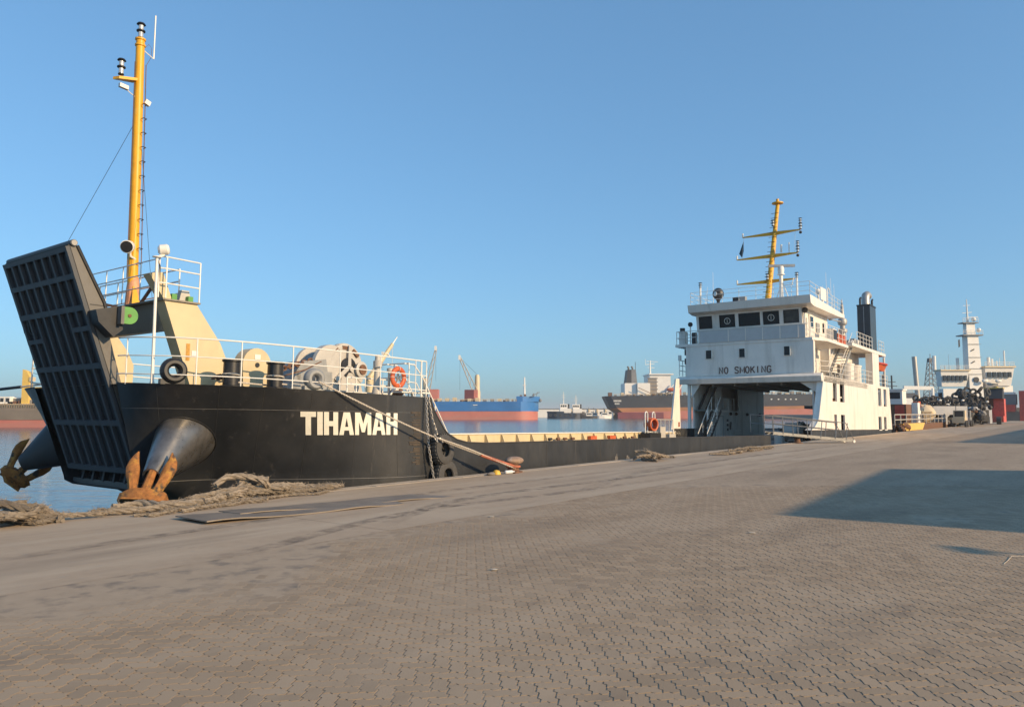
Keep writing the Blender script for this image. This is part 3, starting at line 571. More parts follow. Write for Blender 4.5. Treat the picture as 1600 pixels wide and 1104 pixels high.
cp(MB().lathe((13.7, 17.7, 3.1), (.1, -1, 0), [(.62, -.1), (.62, 0), (.4, .02), (.4, .26), (.44, .28), (.44, .5), (.4, .52), (.4, .62), (.66, .64), (.66, .76), (.1, .78)], 28), 'winch_drum', mach_cream, wn_)
for k in range(5): cp(MB().torus((13.7, 17.6-.11*k, 3.1), (.1, -1, 0), .43, .055, 24, 8), 'rope_wrap', grey_mach, wn_)
cp(MB().lathe((14.3, 17.5, 3.14), (.1, -1, 0), [(.7, -.3), (.7, -.2), (.38, -.18), (.38, .3), (.72, .32), (.72, .44), (.2, .45)], 28), 'winch_drum', mach_cream, wn_)
cp(MB().lathe((14.32, 17.05, 3.14), (.1, -1, 0), [(.7, 0), (.7, .05), (.62, .06), (.62, .07)], 28), 'gear_rim', mach_cream, wn_)
for t in (-.7, 0, .7): cp(MB().obox((14.3+.58*math.sin(t), 16.98, 3.14+.58*math.cos(t)), V((math.cos(t), 0, -math.sin(t)))*.13, (0, .03, 0), V((math.sin(t), 0, math.cos(t)))*.05), 'drum_lug', brown, wn_)
cp(MB().lathe((14.72, 17.3, 3.1), (.12, -1, .02), [(.2, -.2), (.17, 0), (.15, .25), (.22, .45), (.24, .5), (.2, .52)], 20), 'warping_head', mach_cream, wn_)
cp(MB().tube((14.78, 16.78, 3.11), (14.785, 16.75, 3.11), .15, 18), 'warping_end', brown, wn_)
cp(MB().lathe((14.38, 16.95, 3.14), (.1, -1, 0), [(.3, 0), (.3, .04), (.12, .05)], 20), 'shaft_boss', black_m, wn_)
cp(MB().prism([(14.32, 16.93, 3.16), (14.44, 16.93, 3.16), (14.42, 16.93, 3.78), (14.34, 16.93, 3.78)], (0, -.05, 0)).prism([(14.3, 16.93, 3.2), (14.36, 16.93, 3.08), (13.95, 16.93, 2.72), (13.86, 16.93, 2.8)], (0, -.052, 0)).prism([(14.4, 16.93, 3.08), (14.46, 16.93, 3.2), (14.9, 16.93, 2.8), (14.82, 16.93, 2.72)], (0, -.051, 0)), 'brake_spoke', mach_cream, wn_)
cp(MB().prism([(14.0, 16.9, 2.36), (14.15, 16.9, 3.0), (14.7, 16.9, 3.0), (14.95, 16.9, 2.36)], (0, .12, 0)), 'winch_frame', mach_cream, wn_)
cp(B((13.0, 16.5, 2.6), (13.45, 17.4, 2.95)), 'gearbox', grey_mach, wn_); cp(MB().tube((13.1, 16.45, 2.7), (13.1, 17, 2.7), .26, 20), 'motor', grey_mach, wn_)
cp(MB().lathe((14.05, 15.35, 2.3), zv, [(.16, 0), (.1, .3), (.085, .75), (.12, .77), (.12, .95), (.08, .97), (.07, 1.12)], 12), 'roller_pedestal', mach_cream)
cp(MB().path([(15.1, 16.4, 3.3), (15.14, 16.3, 3.62), (15.3, 16.3, 3.6), (15.42, 16.3, 3.5)], .02, 5), 'brake_lever', rail_w, wn_)
cp(MB().box((13.2, 15.6, 2.34), (14.9, 15.8, 2.4)).rail([(13.3, 15.7, 2.36), (14.9, 15.7, 2.36)], (.25, .42), .3, .02), 'pipe_rack', rail_w)
vl = cp(MB().lathe((14.75, 15.6, 2.3), zv, [(.1, 0), (.06, .1), (.06, .7), (.09, .72), (.09, .8), (.03, .82)], 10), 'vent_pipe', mach_cream); cp(MB().tube((14.8, 15.2, 2.42), (14.8, 15.5, 2.42), .11, 14), 'valve_wheel', brown, vl)
cp(MB().path([(14.3, 15.1, 2.3), (14.4, 15.1, 2.48), (14.6, 15.1, 2.5)], .03, 6), 'gooseneck', rail_w)
cp(MB().path([(14.9, 15.1, 2.5), (15.1, 15.1, 2.45), (15.15, 15.1, 2.28)], .03, 6), 'gooseneck', rail_w)
cp(B((14.4, 14.75, 2.4), (15.5, 15.1, 2.44)), 'lifebuoy_shelf', rail_w)
dav = cp(MB().lathe((20.3, 22.6, 0), zv, [(.2, 0), (.16, 3.4)], 12), 'deck_crane', gantry_c); cp(MB().tube((20.2, 22.6, 3.2), (21.3, 22.4, 4.75), .13, 8, .07), 'crane_jib', gantry_c, dav); cp(MB().tube((21.3, 22.4, 4.75), (21.5, 22.35, 5.05), .03, 6, .015).tube((21.3, 22.4, 4.7), (21.3, 22.4, 3.2), .008, 4), 'jib_tip', rail_w, dav)
# anchor bolsters (cones) on both bows
MIR = 2*19.25
def bol(s_):
    """oblique cone from an oval on the hull plating down to a small mouth the anchor is drawn into"""
    y = (lambda v: v) if not s_ else (lambda v: MIR-v); base = []; n_ = 40
    for k in range(n_):
        t = 2*math.pi*k/n_; sp_ = 2.9 + 1.02*math.cos(t); w = 1.07 + .6*math.sin(t); c_ = cat(sp_); f = (w-.16)/(c_[4]-.16); base.append(V((lerp(c_[0], c_[2], f), lerp(c_[1], c_[3], f)-.0, w)))
    c = V((8.2, 15.85, .41)); bc = sum(base, V())/n_; ax = (c-bc).normalized(); e1 = (base[0]-bc); e1 = (e1 - ax*e1.dot(ax)).normalized(); e2 = ax.cross(e1); e2 = e2 if e2.dot(base[n_//4]-bc) > 0 else -e2
    def rg(r_, d_): return [c + ax*d_ + (e1*math.cos(2*math.pi*k/n_) + e2*math.sin(2*math.pi*k/n_))*r_ for k in range(n_)]
    top_ = rg(.2, 0); rings = [[b_ + (b_-bc)*.02 - ax*.12 for b_ in base]] + [[b_.lerp(t_, q) for b_, t_ in zip(base, top_)] for q in (0, .25, .5, .75, 1)] + [rg(.16, 0), rg(.13, -.3)]
    vs = [(p.x, y(p.y), p.z) for r_ in rings for p in r_]; m_ = len(rings)
    k = cp(MB().add(vs, [(i*n_+j, i*n_+(j+1) % n_, (i+1)*n_+(j+1) % n_, (i+1)*n_+j) for i in range(m_-1) for j in range(n_)] + [tuple(range((m_-1)*n_, m_*n_))]), 'anchor_bolster', bare_steel if not s_ else hull_black, craft)
    cp(MB().path([(p.x, y(p.y), p.z) for p in [b_ + (b_-bc)*.01 - V((0, .012, 0)) for b_ in base]], .016, 6, True), 'bolster_ring', black_m, k)
bol(0); bol(1)
# ---- superstructure ------------------------------------------------
def wallrows(rows_, v0, v1):
    k = MB()
    for w0, w1, l, r, holes in rows_:
        xs = [None] + [x for hh in holes for x in hh] + [None]; ed_ = []
        cur = ((l(w0), l(w1)))
        for a_, b_ in holes:
            k.prism([(cur[0], v0, w0), (a_, v0, w0), (a_, v0, w1), (cur[1], v0, w1)], (0, v1-v0, 0)); cur = (b_, b_)
        k.prism([(cur[0], v0, w0), (r(w0), v0, w0), (r(w1), v0, w1), (cur[1], v0, w1)], (0, v1-v0, 0))
    return k
lf = lambda w: 52.75 + (w-2.0)*.49 if w > 2 else 50.9 + 1.85*(max(0, (w-1.28)/.72))**.6
rt_ = lambda w: 76.2 - (w-1.28)*.2
RW = [(1.285, 1.4, lf, rt_, [(56.7, 57.3), (58.4, 59.5), (70.7, 71.9), (72.9, 73.9)]), (1.4, 1.6, lf, rt_, [(56.7, 57.3), (58.4, 59.5), (70.7, 71.9), (72.9, 73.9)]), (1.6, 2.0, lf, rt_, [(56.6, 57.3), (58.4, 59.5), (70.7, 71.9), (72.9, 73.9)]), (2.0, 2.38, lf, rt_, [(56.6, 57.3), (58.4, 59.5), (70.7, 71.9), (72.9, 73.9)]), (2.38, 3.3, lf, rt_, []),
      (3.3, 4.1, lf, rt_, [(56.25, 57.45), (58.3, 59.55), (70.85, 72.1), (73.05, 74.2)]), (4.1, 4.83, lf, rt_, [(56.45, 57.45), (58.3, 59.55), (70.85, 72.1), (73.05, 74.2)]), (4.83, 5.05, lf, rt_, [])]
cas = cp(wallrows(RW, 14.42, 14.54), 'side_casing', white_p)
fr = [(lf(1.28 + 3.77*k/24)-.02, 1.28 + 3.77*k/24) for k in range(25)]
cf = MB().prism([(u, 14.41, w) for u, w in fr] + [(u+.14, 14.41, w) for u, w in fr[::-1]], (0, .42, 0)); cp(cf, 'casing_front', white_p, cas)
cp(MB().prism([(u-.05, 14.405, w) for u, w in fr] + [(u, 14.405, w) for u, w in fr[::-1]], (0, .05, 0)), 'casing_edge_bar', rail_w, cas)
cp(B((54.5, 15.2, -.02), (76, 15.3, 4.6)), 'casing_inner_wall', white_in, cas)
cp(B((51.0, 14.44, -.02), (75.9, 15.2, .2)), 'casing_floor', deck_m, cas)
for u, c_ in ((57.0, orange), (59.1, brown), (58.7, brown)): cp(B((u, 15.05, .9), (u+.35, 15.18, 3.6)), 'locker', c_, cas)
cp(B((58.3, 14.6, 3.62), (59.6, 14.66, 3.72)), 'step', rail_w, cas)
for u in (70.75, 72.95): cp(B((u, 14.38, 1.2), (u+1.1, 14.415, 1.28)), 'sill', rail_w, cas)
cp(MB().prism([(54.2, 14.84, 4.7), (54.2, 16.2, 4.7), (54.2, 14.84, 3.8)], (.12, 0, 0)), 'haunch', white_p, cas)
cp(MB().rail([(55.0, 15.35, 3.0), (56.5, 15.35, 3.0)], (.3, .6, .95), .5, .025).box((54.6, 15.3, 2.75), (56.6, 15.9, 2.95)), 'inner_platform', black_m, cas)
# far casing
fc = cp(MB().prism([(50.3, 24.1, -.02), (51.45, 24.1, 4.9), (52.0, 24.1, 4.95), (52.2, 24.1, -.02)], (0, .12, 0)), 'far_casing_front', white_p)
cp(B((50.35, 23.85, -.02), (50.5, 24.095, 1.2)), 'fin_edge', rail_w, fc); cp(B((51.75, 24.0, 1.4), (51.8, 24.09, 1.75)), 'fire_sign', orange, fc)
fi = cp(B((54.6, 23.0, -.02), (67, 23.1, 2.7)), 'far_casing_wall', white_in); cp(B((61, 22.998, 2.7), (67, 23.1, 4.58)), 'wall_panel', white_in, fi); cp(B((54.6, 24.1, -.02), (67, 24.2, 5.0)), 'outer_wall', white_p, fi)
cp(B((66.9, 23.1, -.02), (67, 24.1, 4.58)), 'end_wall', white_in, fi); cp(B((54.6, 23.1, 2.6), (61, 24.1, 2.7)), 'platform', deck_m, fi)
cp(B((55.1, 22.9, 2.55), (58.6, 23.0, 2.72)), 'platform_edge', rail_w, fi)
cp(MB().rail([(55.2, 22.95, 2.7), (60.9, 22.95, 2.7)], (.45, .95), 1.2, .025), 'platform_railing', rail_w, fi)
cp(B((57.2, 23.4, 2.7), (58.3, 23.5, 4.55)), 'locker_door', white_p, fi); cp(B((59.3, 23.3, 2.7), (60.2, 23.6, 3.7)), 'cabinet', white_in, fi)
cp(MB().box((55.9, 22.95, .25), (57.4, 22.998, 2.2)), 'door', white_p, fi); cp(MB().path([(55.85, 22.94, .22), (57.45, 22.94, .22), (57.45, 22.94, 2.24), (55.85, 22.94, 2.24)], .03, 5, True), 'door_frame', grey_mach, fi)
for k in range(3): cp(B((58.3, 22.96, 1.1+k*.36), (58.6, 22.998, 1.3+k*.36)), 'switch_box', black_m, fi)
cp(MB().obox((59.0, 22.95, 1.5), (.08, 0, .3), (0, .03, 0), (.1, 0, -.03)), 'hose_bracket', black_m, fi)
for k in range(2): cp(MB().obox((60.4-.05*k, 22.9, 1.12-.2*k), (.62, 0, .02), (0, .02, 0), (.05, 0, .08)), 'sign', rail_w, fi)
for u in (60.2, 59.0, 62.7, 65.7): cp(MB().ball((u, 22.92, 2.45), .13, 8, 6), 'wall_lamp', black_m, fi)
cp(MB().tube((60.5, 22.93, .75), (66.9, 22.93, .75), .03, 6), 'pipe', rail_w, fi)
st_ = MB()
for v in (22.2, 22.9): st_.beam((52.6, v, .05), (55.2, v, 2.65), .05, .2)
for k in range(10): st_.box((52.7+k*.26, 22.2, .15+k*.26), (52.95+k*.26, 22.9, .18+k*.26))
stn = cp(st_, 'stairway', black_m)
for v in (22.2, 22.9): cp(MB().path([(52.5, v, .9), (55.1, v, 3.6), (55.3, v, 3.65)], .025, 6).tube((53.4, v, .8), (53.4, v, 1.8), .02, 6).tube((54.4, v, 1.8), (54.4, v, 2.85), .02, 6), 'stair_rail', rail_w, stn)
up_ = MB()
for v in (23.3, 23.9): up_.beam((55.0, v, 2.7), (57.5, v, 5.0), .05, .25)
cp(up_, 'stairway', black_m)
cp(B((54.1, 24.2, -.02), (54.3, 24.4, 4.8)), 'front_column', white_p); cp(MB().prism([(54.15, 24.1, 4.7), (54.15, 23.3, 4.7), (54.15, 24.1, 3.6)], (.08, 0, 0)), 'column_bracket', white_in)
# garage roof / lower deck
sl_ = MB().box((54.2, 14.42, 4.6), (67, 24.5, 5.045)).box((67, 14.54, 4.85), (75.4, 17.4, 5.045))
cp(sl_, 'accommodation_deck', mat('garage_ceiling', (.2, .19, .17), .7, var=.2))
for k in range(5): cp(B((54.3, 15.6+k*1.7, 4.42), (66.9, 15.72+k*1.7, 4.6)), 'ceiling_beam', MATS['garage_ceiling'])
cp(MB().prism([(53.95, 14.45, 5.2), (53.6, 14.45, 4.98), (53.75, 14.45, 4.62), (54.2, 14.45, 4.62), (54.2, 14.45, 5.2)], (0, 10.6, 0)), 'front_beam', white_p)
# accommodation tier
acc = cp(B((54.0, 15.0, 5.2), (54.2, 24.45, 7.5)), 'accommodation_front', white_p)
cp(MB().path([(53.97, 15.0, 5.24), (53.97, 24.4, 5.24)], .03, 5), 'rain_gutter', white_p, acc)
cp(MB().box((54.2, 16.7, 5.05), (62, 24.4, 7.45)).box((62, 16.05, 5.05), (71.6, 24.3, 7.78)), 'accommodation_house', white_p, acc)
for va, vb in ((22.39, 22.83), (19.84, 20.26), (16.62, 17.01)):
    cp(B((53.985, va, 6.51), (53.999, vb, 7.13)), 'porthole_glass', glass, acc)
    p4 = [(53.97, va-.02, 6.49), (53.97, vb+.02, 6.49), (53.97, vb+.02, 7.15), (53.97, va-.02, 7.15)]
    cp(MB().path(p4, .035, 6, True), 'porthole_frame', white_p, acc); cp(B((53.86, va-.09, 6.49), (53.99, va-.055, 7.15)), 'porthole_cover', rail_w, acc)
for k, (u0, u1, w0, w1, c_) in enumerate(((54.7, 55.5, 6.3, 7.2, black_m), (57.7, 58.5, 5.1, 7.0, grey_mach), (60.2, 61, 5.1, 7.0, white_in), (56.9, 57.3, 6.1, 7.1, red_p), (57.35, 57.65, 6.0, 6.9, orange), (56.4, 56.7, 5.8, 6.4, brown))):
    cp(B((u0, 16.55, w0), (u1, 16.699, w1)), 'door' if k in (1, 2) else 'wall_box', c_, acc)
cp(MB().path([(57.5, 16.6, 5.1), (57.5, 16.6, 7.3), (59.5, 16.6, 7.35)], .035, 6), 'pipe', brown, acc)
cp(MB().tube((57.3, 16.4, 5.6), (57.36, 16.4, 5.6), .22, 12), 'hand_wheel', black_m, acc)
for k, u in enumerate((64.8, 67.2)): cp(MB().lathe((u, 15.45, 5.05), zv, [(.55, 0), (.55, 1.35), (.6, 1.36), (.6, 1.5), (.4, 1.56)], 16), 'drum_tank', white_p, acc)
for k in range(9): cp(B((60.3+k*.45, 15.6, 5.15), (60.5+k*.45, 15.9, 5.4+.35*random.random())), 'deck_gear', random.choice([white_p, mach_cream, grey_mach]), acc)
sd = MB()
for v in (15.0, 15.9): sd.beam((60.9, v, 5.1), (64.8, v, 8.0), .06, .25)
for k in range(11): sd.box((61.0+k*.36, 15.0, 5.3+k*.265), (61.32+k*.36, 15.9, 5.34+k*.265))
sw = cp(sd, 'stairway', grey_mach, acc)
for v in (15.0, 15.9): cp(MB().path([(60.9, v, 6.1), (64.9, v, 9.05)], .03, 6).path([(60.9, v, 5.6), (64.9, v, 8.5)], .025, 6), 'stair_rail', rail_w, acc)
cp(MB().rail([(54.3, 14.9, 5.05), (56, 14.5, 5.05), (69.3, 14.5, 5.05)], (.35, .7, 1.05), 1.45, .018), 'side_railing', rail_w, acc)
cp(MB().rail([(71.8, 14.5, 5.05), (75.3, 14.5, 5.05), (75.3, 17.4, 5.05)], (.35, .7, 1.05), 1.2, .018), 'side_railing', rail_w, acc)
cp(B((69.3, 14.45, 5.05), (71.7, 15.0, 7.78)), 'pillar', white_p, acc); cp(MB().tube((75.1, 14.7, 5.05), (75.1, 14.7, 7.8), .09, 8), 'pillar', white_p, acc); cp(MB().tube((54.4, 15.1, 5.3), (54.4, 15.1, 7.5), .1, 8), 'pillar', white_p, acc)
EL = [(.25+.25*math.cos(t), .5+.5*math.sin(t)) for t in [2*math.pi*k/18 for k in range(18)]]
STK = {'N': [[(0, 0), (0, 1), (.5, 0), (.5, 1)]], 'O': [EL + EL[:1]], 'S': [[(.5, .8), (.43, .95), (.25, 1), (.07, .95), (0, .78), (.07, .6), (.43, .42), (.5, .24), (.43, .06), (.25, 0), (.07, .05), (0, .2)]],
       'M': [[(0, 0), (0, 1), (.3, .25), (.6, 1), (.6, 0)]], 'K': [[(0, 0), (0, 1)], [(.5, 1), (.02, .42)], [(.17, .58), (.52, 0)]], 'I': [[(.2, 0), (.2, 1)]],
       'G': [[(.5, .8), (.42, .95), (.25, 1), (.08, .93), (0, .7), (0, .3), (.08, .07), (.25, 0), (.42, .06), (.5, .22), (.5, .45), (.3, .45)]]}
for k, ch in enumerate('NO SMOKING'):
    if ch == ' ': continue
    lt_ = MB()
    for st__ in STK[ch]: lt_.path([(53.992, 21.8 - k*.397 - x_*.52, 5.35 + y_*.46) for x_, y_ in st__], .042, 6)
    part(lt_, 'sign_letter', sign_dk, acc)
# bridge wing deck, bridge house, roof
cp(MB().prism([(53.95, 15.05, 7.5), (55.5, 14.45, 7.5), (61.3, 14.45, 7.5), (61.3, 24.6, 7.5), (55.5, 25.3, 7.5), (53.95, 25.3, 7.5)], (0, 0, .2)), 'bridge_deck', white_p)
cp(B((62.5, 14.45, 7.8), (74.6, 24.3, 8.05)), 'funnel_deck', white_p)
WIN = [(22.35, 23.4), (20.57, 21.78), (18.71, 20.31), (17.33, 18.5), (15.95, 17.04)]
brg = cp(B((54.5, 15.75, 7.7), (60.6, 23.6, 9.86)), 'bridge_house', white_p)
fw = MB(); ww = [15.75] + [x for a_, b_ in sorted(WIN) for x in (a_, b_)] + [23.6]
def sl2(w): return 54.18 - (w-8.6)*.12
def fpan(va, vb, wa, wb, d=.12): fw.prism([(sl2(wa), va, wa), (sl2(wa)+d, va, wa), (sl2(wb)+d, va, wb), (sl2(wb), va, wb)], (0, vb-va, 0))
fpan(15.75, 23.6, 8.6, 8.8); fpan(15.75, 23.6, 9.75, 9.9)
for k in range(0, len(ww), 2): fpan(ww[k], ww[k+1], 8.8, 9.75)
cp(fw, 'bridge_front', white_p, brg)
for i, (a_, b_) in enumerate(WIN):
    cp(MB().prism([(sl2(8.8)+.05, a_, 8.8), (sl2(8.8)+.07, a_, 8.8), (sl2(9.75)+.07, a_, 9.75), (sl2(9.75)+.05, a_, 9.75)], (0, b_-a_, 0)), 'window', glass if i < 4 else mat('curtained_glass', (.045, .04, .035), .15, var=.6, scale=2.5), brg)
    cp(MB().path([(sl2(8.83), a_+.03, 8.83), (sl2(8.83), b_-.03, 8.83), (sl2(9.72), b_-.03, 9.72), (sl2(9.72), a_+.03, 9.72)], .03, 5, True), 'window_frame', black_m, brg)
    if i in (1, 3): cp(MB().torus((sl2(9.28)+.01, (a_+b_)/2, 9.28), (1, 0, .1), .22, .022, 20, 6).tube((sl2(9.28)-.0, (a_+b_)/2, 9.12), (sl2(9.28)-.0, (a_+b_)/2, 9.42), .018, 5), 'clear_view_screen', rail_w, brg)
dod = cp(B((53.9, 15.5, 7.7), (53.96, 23.4, 8.62)), 'dodger_panel', mat('dodger_grey', (.5, .5, .49), .5, var=.05), brg)
for v in (21.0, 19.7, 18.45, 17.2, 15.95, 23.3): cp(B((53.86, v, 7.72), (53.899, v+.06, 8.6)), 'stiffener', white_p, brg)
cp(MB().path([(53.88, 15.3, 8.66), (53.88, 23.5, 8.66)], .03, 6), 'dodger_rail', rail_w, brg)
for u0, u1, w0, w1, c_ in ((55.6, 56.6, 7.72, 9.55, white_in), (55.75, 56.45, 8.6, 9.4, glass), (57.4, 58.2, 8.4, 9.1, grey_mach), (59.2, 59.4, 8.5, 9.3, black_m), (55.0, 55.3, 7.9, 9.2, rail_w)):
    cp(B((u0, 15.66, w0), (u1, 15.745 if c_ is not glass else 15.65, w1)) if c_ is not glass else B((u0, 15.63, w0), (u1, 15.655, w1)), 'bridge_door' if w1 > 9.5 else 'wall_fitting', c_, brg)
cp(MB().rail([(54.0, 15.15, 7.7), (55.5, 14.55, 7.7), (61.2, 14.55, 7.7), (61.2, 15.7, 7.7)], (.35, .7, 1.05), 1.2, .018), 'wing_railing', rail_w, brg)
cp(MB().rail([(54.0, 25.2, 7.7), (55.5, 25.2, 7.7), (61.2, 24.6, 7.7)], (.5, 1.0), 1.3, .024).rail([(54.0, 25.2, 7.7), (54.0, 23.6, 7.7)], (.5, 1.0), .8, .024), 'wing_railing', rail_w, brg)
cp(B((57.2, 14.5, 7.75), (58.3, 14.95, 8.6)), 'equipment_box', white_p, brg); cp(B((57.3, 14.47, 7.82), (58.2, 14.499, 8.52)), 'box_screen', black_m, brg)
for u in (59.1, 59.9, 60.6): cp(B((u, 14.6, 7.72), (u+.55, 14.75, 8.45)), 'life_float', orange, brg)
for (u, v, hh, r_) in ((54.1, 15.55, 1.9, .2), (54.2, 24.15, 1.5, .18)):
    lp = cp(MB().tube((u, v, 7.7), (u, v, 7.7+hh), .05, 8), 'lamp_post', rail_w, brg); cp(MB().lathe((u, v, 7.7+hh), (-.5, -.2, .25), [(.1, -.12), (r_, 0), (r_, .12), (.05, .14)], 14), 'wing_searchlight', black_m, brg)
cp(B((54.1, 24.55, 7.7), (54.6, 25.05, 8.7)), 'wing_console', white_in, brg); cp(B((54.2, 23.75, 7.7), (54.6, 24.05, 8.6)), 'wing_gear', black_m, brg); cp(MB().tube((54.3, 24.85, 8.7), (54.3, 24.85, 9.0), .2, 10), 'wing_lamp', black_m, brg)
for w in (6.2, 6.9): cp(B((54.4, 24.45, w), (54.9, 24.75, w+.45)), 'side_fitting', black_m, brg)
cp(MB().rail([(54.2, 25.1, 5.3), (56, 25.1, 5.3)], (.4, .8, 1.2), .6, .03).tube((54.3, 25.1, 6.5), (54.3, 25.1, 6.9), .14, 8), 'far_side_ladder', rail_w, brg)
rf = cp(MB().prism([(53.95, 14.9, 9.87), (53.3, 14.9, 10.0), (53.15, 14.9, 10.55), (53.6, 14.9, 10.55), (62.3, 14.9, 10.2), (62.3, 14.9, 9.95), (60.5, 14.9, 9.87)], (0, 9.0, 0)), 'bridge_roof', white_p)
def top(u): return 10.55 - max(0, u-53.6)*.35/8.7
rr_ = MB()
for pts in ([(53.5, 15.0), (62.2, 15.0)], [(53.5, 15.0), (53.5, 23.8)], [(53.5, 23.8), (62.2, 23.8)], [(62.2, 15.0), (62.2, 23.8)]): rr_.rail([(u, v, top(u)) for u, v in pts], (.35, .7, 1.0), 1.35, .015)
cp(rr_, 'roof_railing', rail_w, rf)
cp(B((55.9, 14.93, 10.6), (57.3, 14.97, 11.5)), 'notice_board', rail_w, rf)
cp(MB().ball((54.5, 22.0, 11.45), (.42, .42, .46), 16, 10).lathe((54.5, 22, 10.5), zv, [(.12, 0), (.12, .4), (.3, .7)], 12), 'searchlight', black_m, rf)
cp(MB().tube((54.1, 22.05, 11.4), (54.06, 22.07, 11.4), .17, 14), 'searchlight_glass', lamp_gl, rf)
cp(B((54.4, 20.45, 10.5), (54.9, 20.85, 11.05)), 'floodlight', black_m, rf); cp(B((54.4, 19.9, 10.5), (54.8, 20.35, 11.05)), 'floodlight_housing', grey_mach, rf)
for (u, v, hh) in ((54.2, 23.3, 1.9), (56, 16.6, 2.3)):
    pp = cp(MB().tube((u, v, 10.4), (u, v, 10.4+hh*.85), .075, 8), 'light_post', rail_w, rf); navlight((u, v, 10.4+hh*.85), .13, .4, rf)
for (u, v, hh) in ((54.6, 22.9, 1.8), (55, 22.6, 3.0), (54.8, 23.5, 2.0), (60, 15.6, 3.0), (60.5, 15.4, 2.6), (59, 15.6, 1.8), (61, 15.3, 2.2)): cp(MB().tube((u, v, 10.3), (u, v, 10.3+hh), .022, 5, .008), 'whip_antenna', rail_w, rf)
for (u, v, hh) in ((58.2, 15.4, .9), (57.4, 15.5, .8)): cp(MB().lathe((u, v, 10.4), zv, [(.07, 0), (.07, hh), (.17, hh+.02), (.2, hh+.25), (.06, hh+.45)], 12), 'satellite_dome', rail_w, rf)
cp(MB().path([(59.1, 15.3, 10.4), (59.1, 15.3, 11.7), (59.3, 15.3, 11.95), (59.6, 15.3, 11.9), (59.7, 15.3, 11.6)], .04, 6), 'gooseneck_vent', rail_w, rf)
ra = cp(MB().lathe((56.2, 17.8, 10.4), zv, [(.16, 0), (.13, 2.3), (.28, 2.32), (.28, 2.38), (.2, 2.4), (.24, 2.7), (.2, 2.95), (.08, 3.0)], 12), 'radar_post', rail_w, rf)
cp(MB().obox((56.2, 17.75, 13.4), V((.5, -.95, 0)).normalized()*.95, V((.95, .5, 0)).normalized()*.1, (0, 0, .09)), 'radar_scanner', mat('scanner_grey', (.3, .32, .33), .4), rf)
cp(MB().tube((56.2, 17.8, 12.5), (56.1, 17.1, 10.45), .035, 6).tube((56.2, 17.8, 12.0), (56.3, 18.4, 10.45), .03, 6).tube((56.2, 17.0, 11.9), (56.2, 16.9, 12.4), .03, 5).tube((56.2, 17.6, 11.9), (56.2, 16.9, 11.9), .03, 5), 'radar_stay', rail_w, rf)
# after mast
am = cp(MB().tube((57.4, 19.3, 10.4), (60.5, 19.3, 19.3), .24, 12, .15).lathe((60.5, 19.3, 19.3), zv, [(.15, 0), (.15, .1), (.45, .12), (.45, .2), (.12, .24), (.12, .5), (.02, .52)], 12), 'after_mast', yellow)
def amp(w): return V((57.4+(w-10.4)*.348, 19.3, w))
for w, a_, b_ in ((16.8, 2.6, 2.0), (14.85, 2.85, 1.95), (12.7, 2.6, 1.9)):
    c_ = amp(w); y_ = MB()
    for s_, l in ((1, a_), (-1, b_)): y_.prism([c_+V((-.06, 0, -.16)), c_+V((-.06, 0, .14)), c_+V((-.06, s_*l, .05)), c_+V((-.06, s_*l, -.02))], (.12, 0, 0))
    cp(y_, 'mast_yard', yellow, am)
    if w > 13: 
        navlight(c_+V((0, -b_, .05)), .14, .5, am); navlight(c_+V((0, -b_, .55)), .12, .4, am); cp(MB().ball(c_+V((0, -b_, -.2)), .12, 8, 6), 'lamp', black_m, am)
    cp(MB().tube(c_+V((0, a_, 0)), c_+V((0, a_, .35)), .06, 6), 'yard_lamp', rail_w, am)
cp(MB().tube(amp(14.85)+V((0, -.7, .2)), amp(14.85)+V((0, -.7, .8)), .08, 8).tube(amp(14.85)+V((0, -1.3, .1)), amp(14.85)+V((0, -1.3, .9)), .04, 6), 'yard_aerial', rail_w, am)
for w, r_ in ((17.6, .15), (13.0, .14)): navlight(amp(w)+V((-.3, .12, -.2)), r_, .5, am)
for k in range(18): cp(MB().tube(amp(11.4+k*.42)+V((-.2, .38, 0)), amp(11.4+k*.42)+V((-.2, -.2, 0)), .02, 5), 'rung', brown, am)
cp(MB().prism([amp(16.5)+V((0, 2.5, 0)), amp(15.4)+V((0, 2.75, 0)), amp(15.0)+V((0, 2.45, 0)), amp(15.6)+V((0, 2.4, 0))], (.02, 0, 0)), 'signal_flag', mat('flag_dark', (.02, .05, .06), .8), am)
cp(MB().tube(amp(16.8)+V((0, 2.5, 0)), amp(14.85)+V((0, 2.45, 0)), .012, 4).tube(amp(16.7)+V((0, -1.6, 0)), amp(14.9)+V((0, -1.7, 0)), .01, 4), 'halyard', rail_w, am)
# funnel and after deck
fu = cp(B((70, 14.66, 8.06), (72.2, 15.7, 11.95)), 'funnel', mat('funnel_black', (.03, .035, .04), .35, var=.2, scale=2))
cp(B((69.97, 14.62, 11.96), (72.24, 15.74, 12.06)), 'funnel_cap', black_m, fu); cp(B((69.985, 15.15, 8.1), (69.998, 15.2, 11.9)), 'funnel_seam', grey_mach, fu)
cp(MB().path([(71, 15.2, 12), (71, 15.2, 12.7), (71.15, 15.2, 13.0), (71.45, 15.18, 13.1), (71.75, 15.15, 12.98)], .34, 14), 'exhaust_pipe', steel, fu)
for u, v in ((70.3, 15.5), (72.0, 14.9)): cp(MB().path([(u, v, 12), (u, v, 12.6), (u+.25, v, 12.75)], .09, 8), 'exhaust_pipe', black_m, fu)
cp(MB().rail([(64.5, 14.55, 8.05), (69.9, 14.55, 8.05)], (.35, .7, 1.05), 1.1, .02).rail([(72.4, 14.55, 8.05), (74.5, 14.55, 8.05), (74.5, 17, 8.05)], (.35, .7, 1.05), 1.0, .02), 'funnel_deck_railing', rail_w)
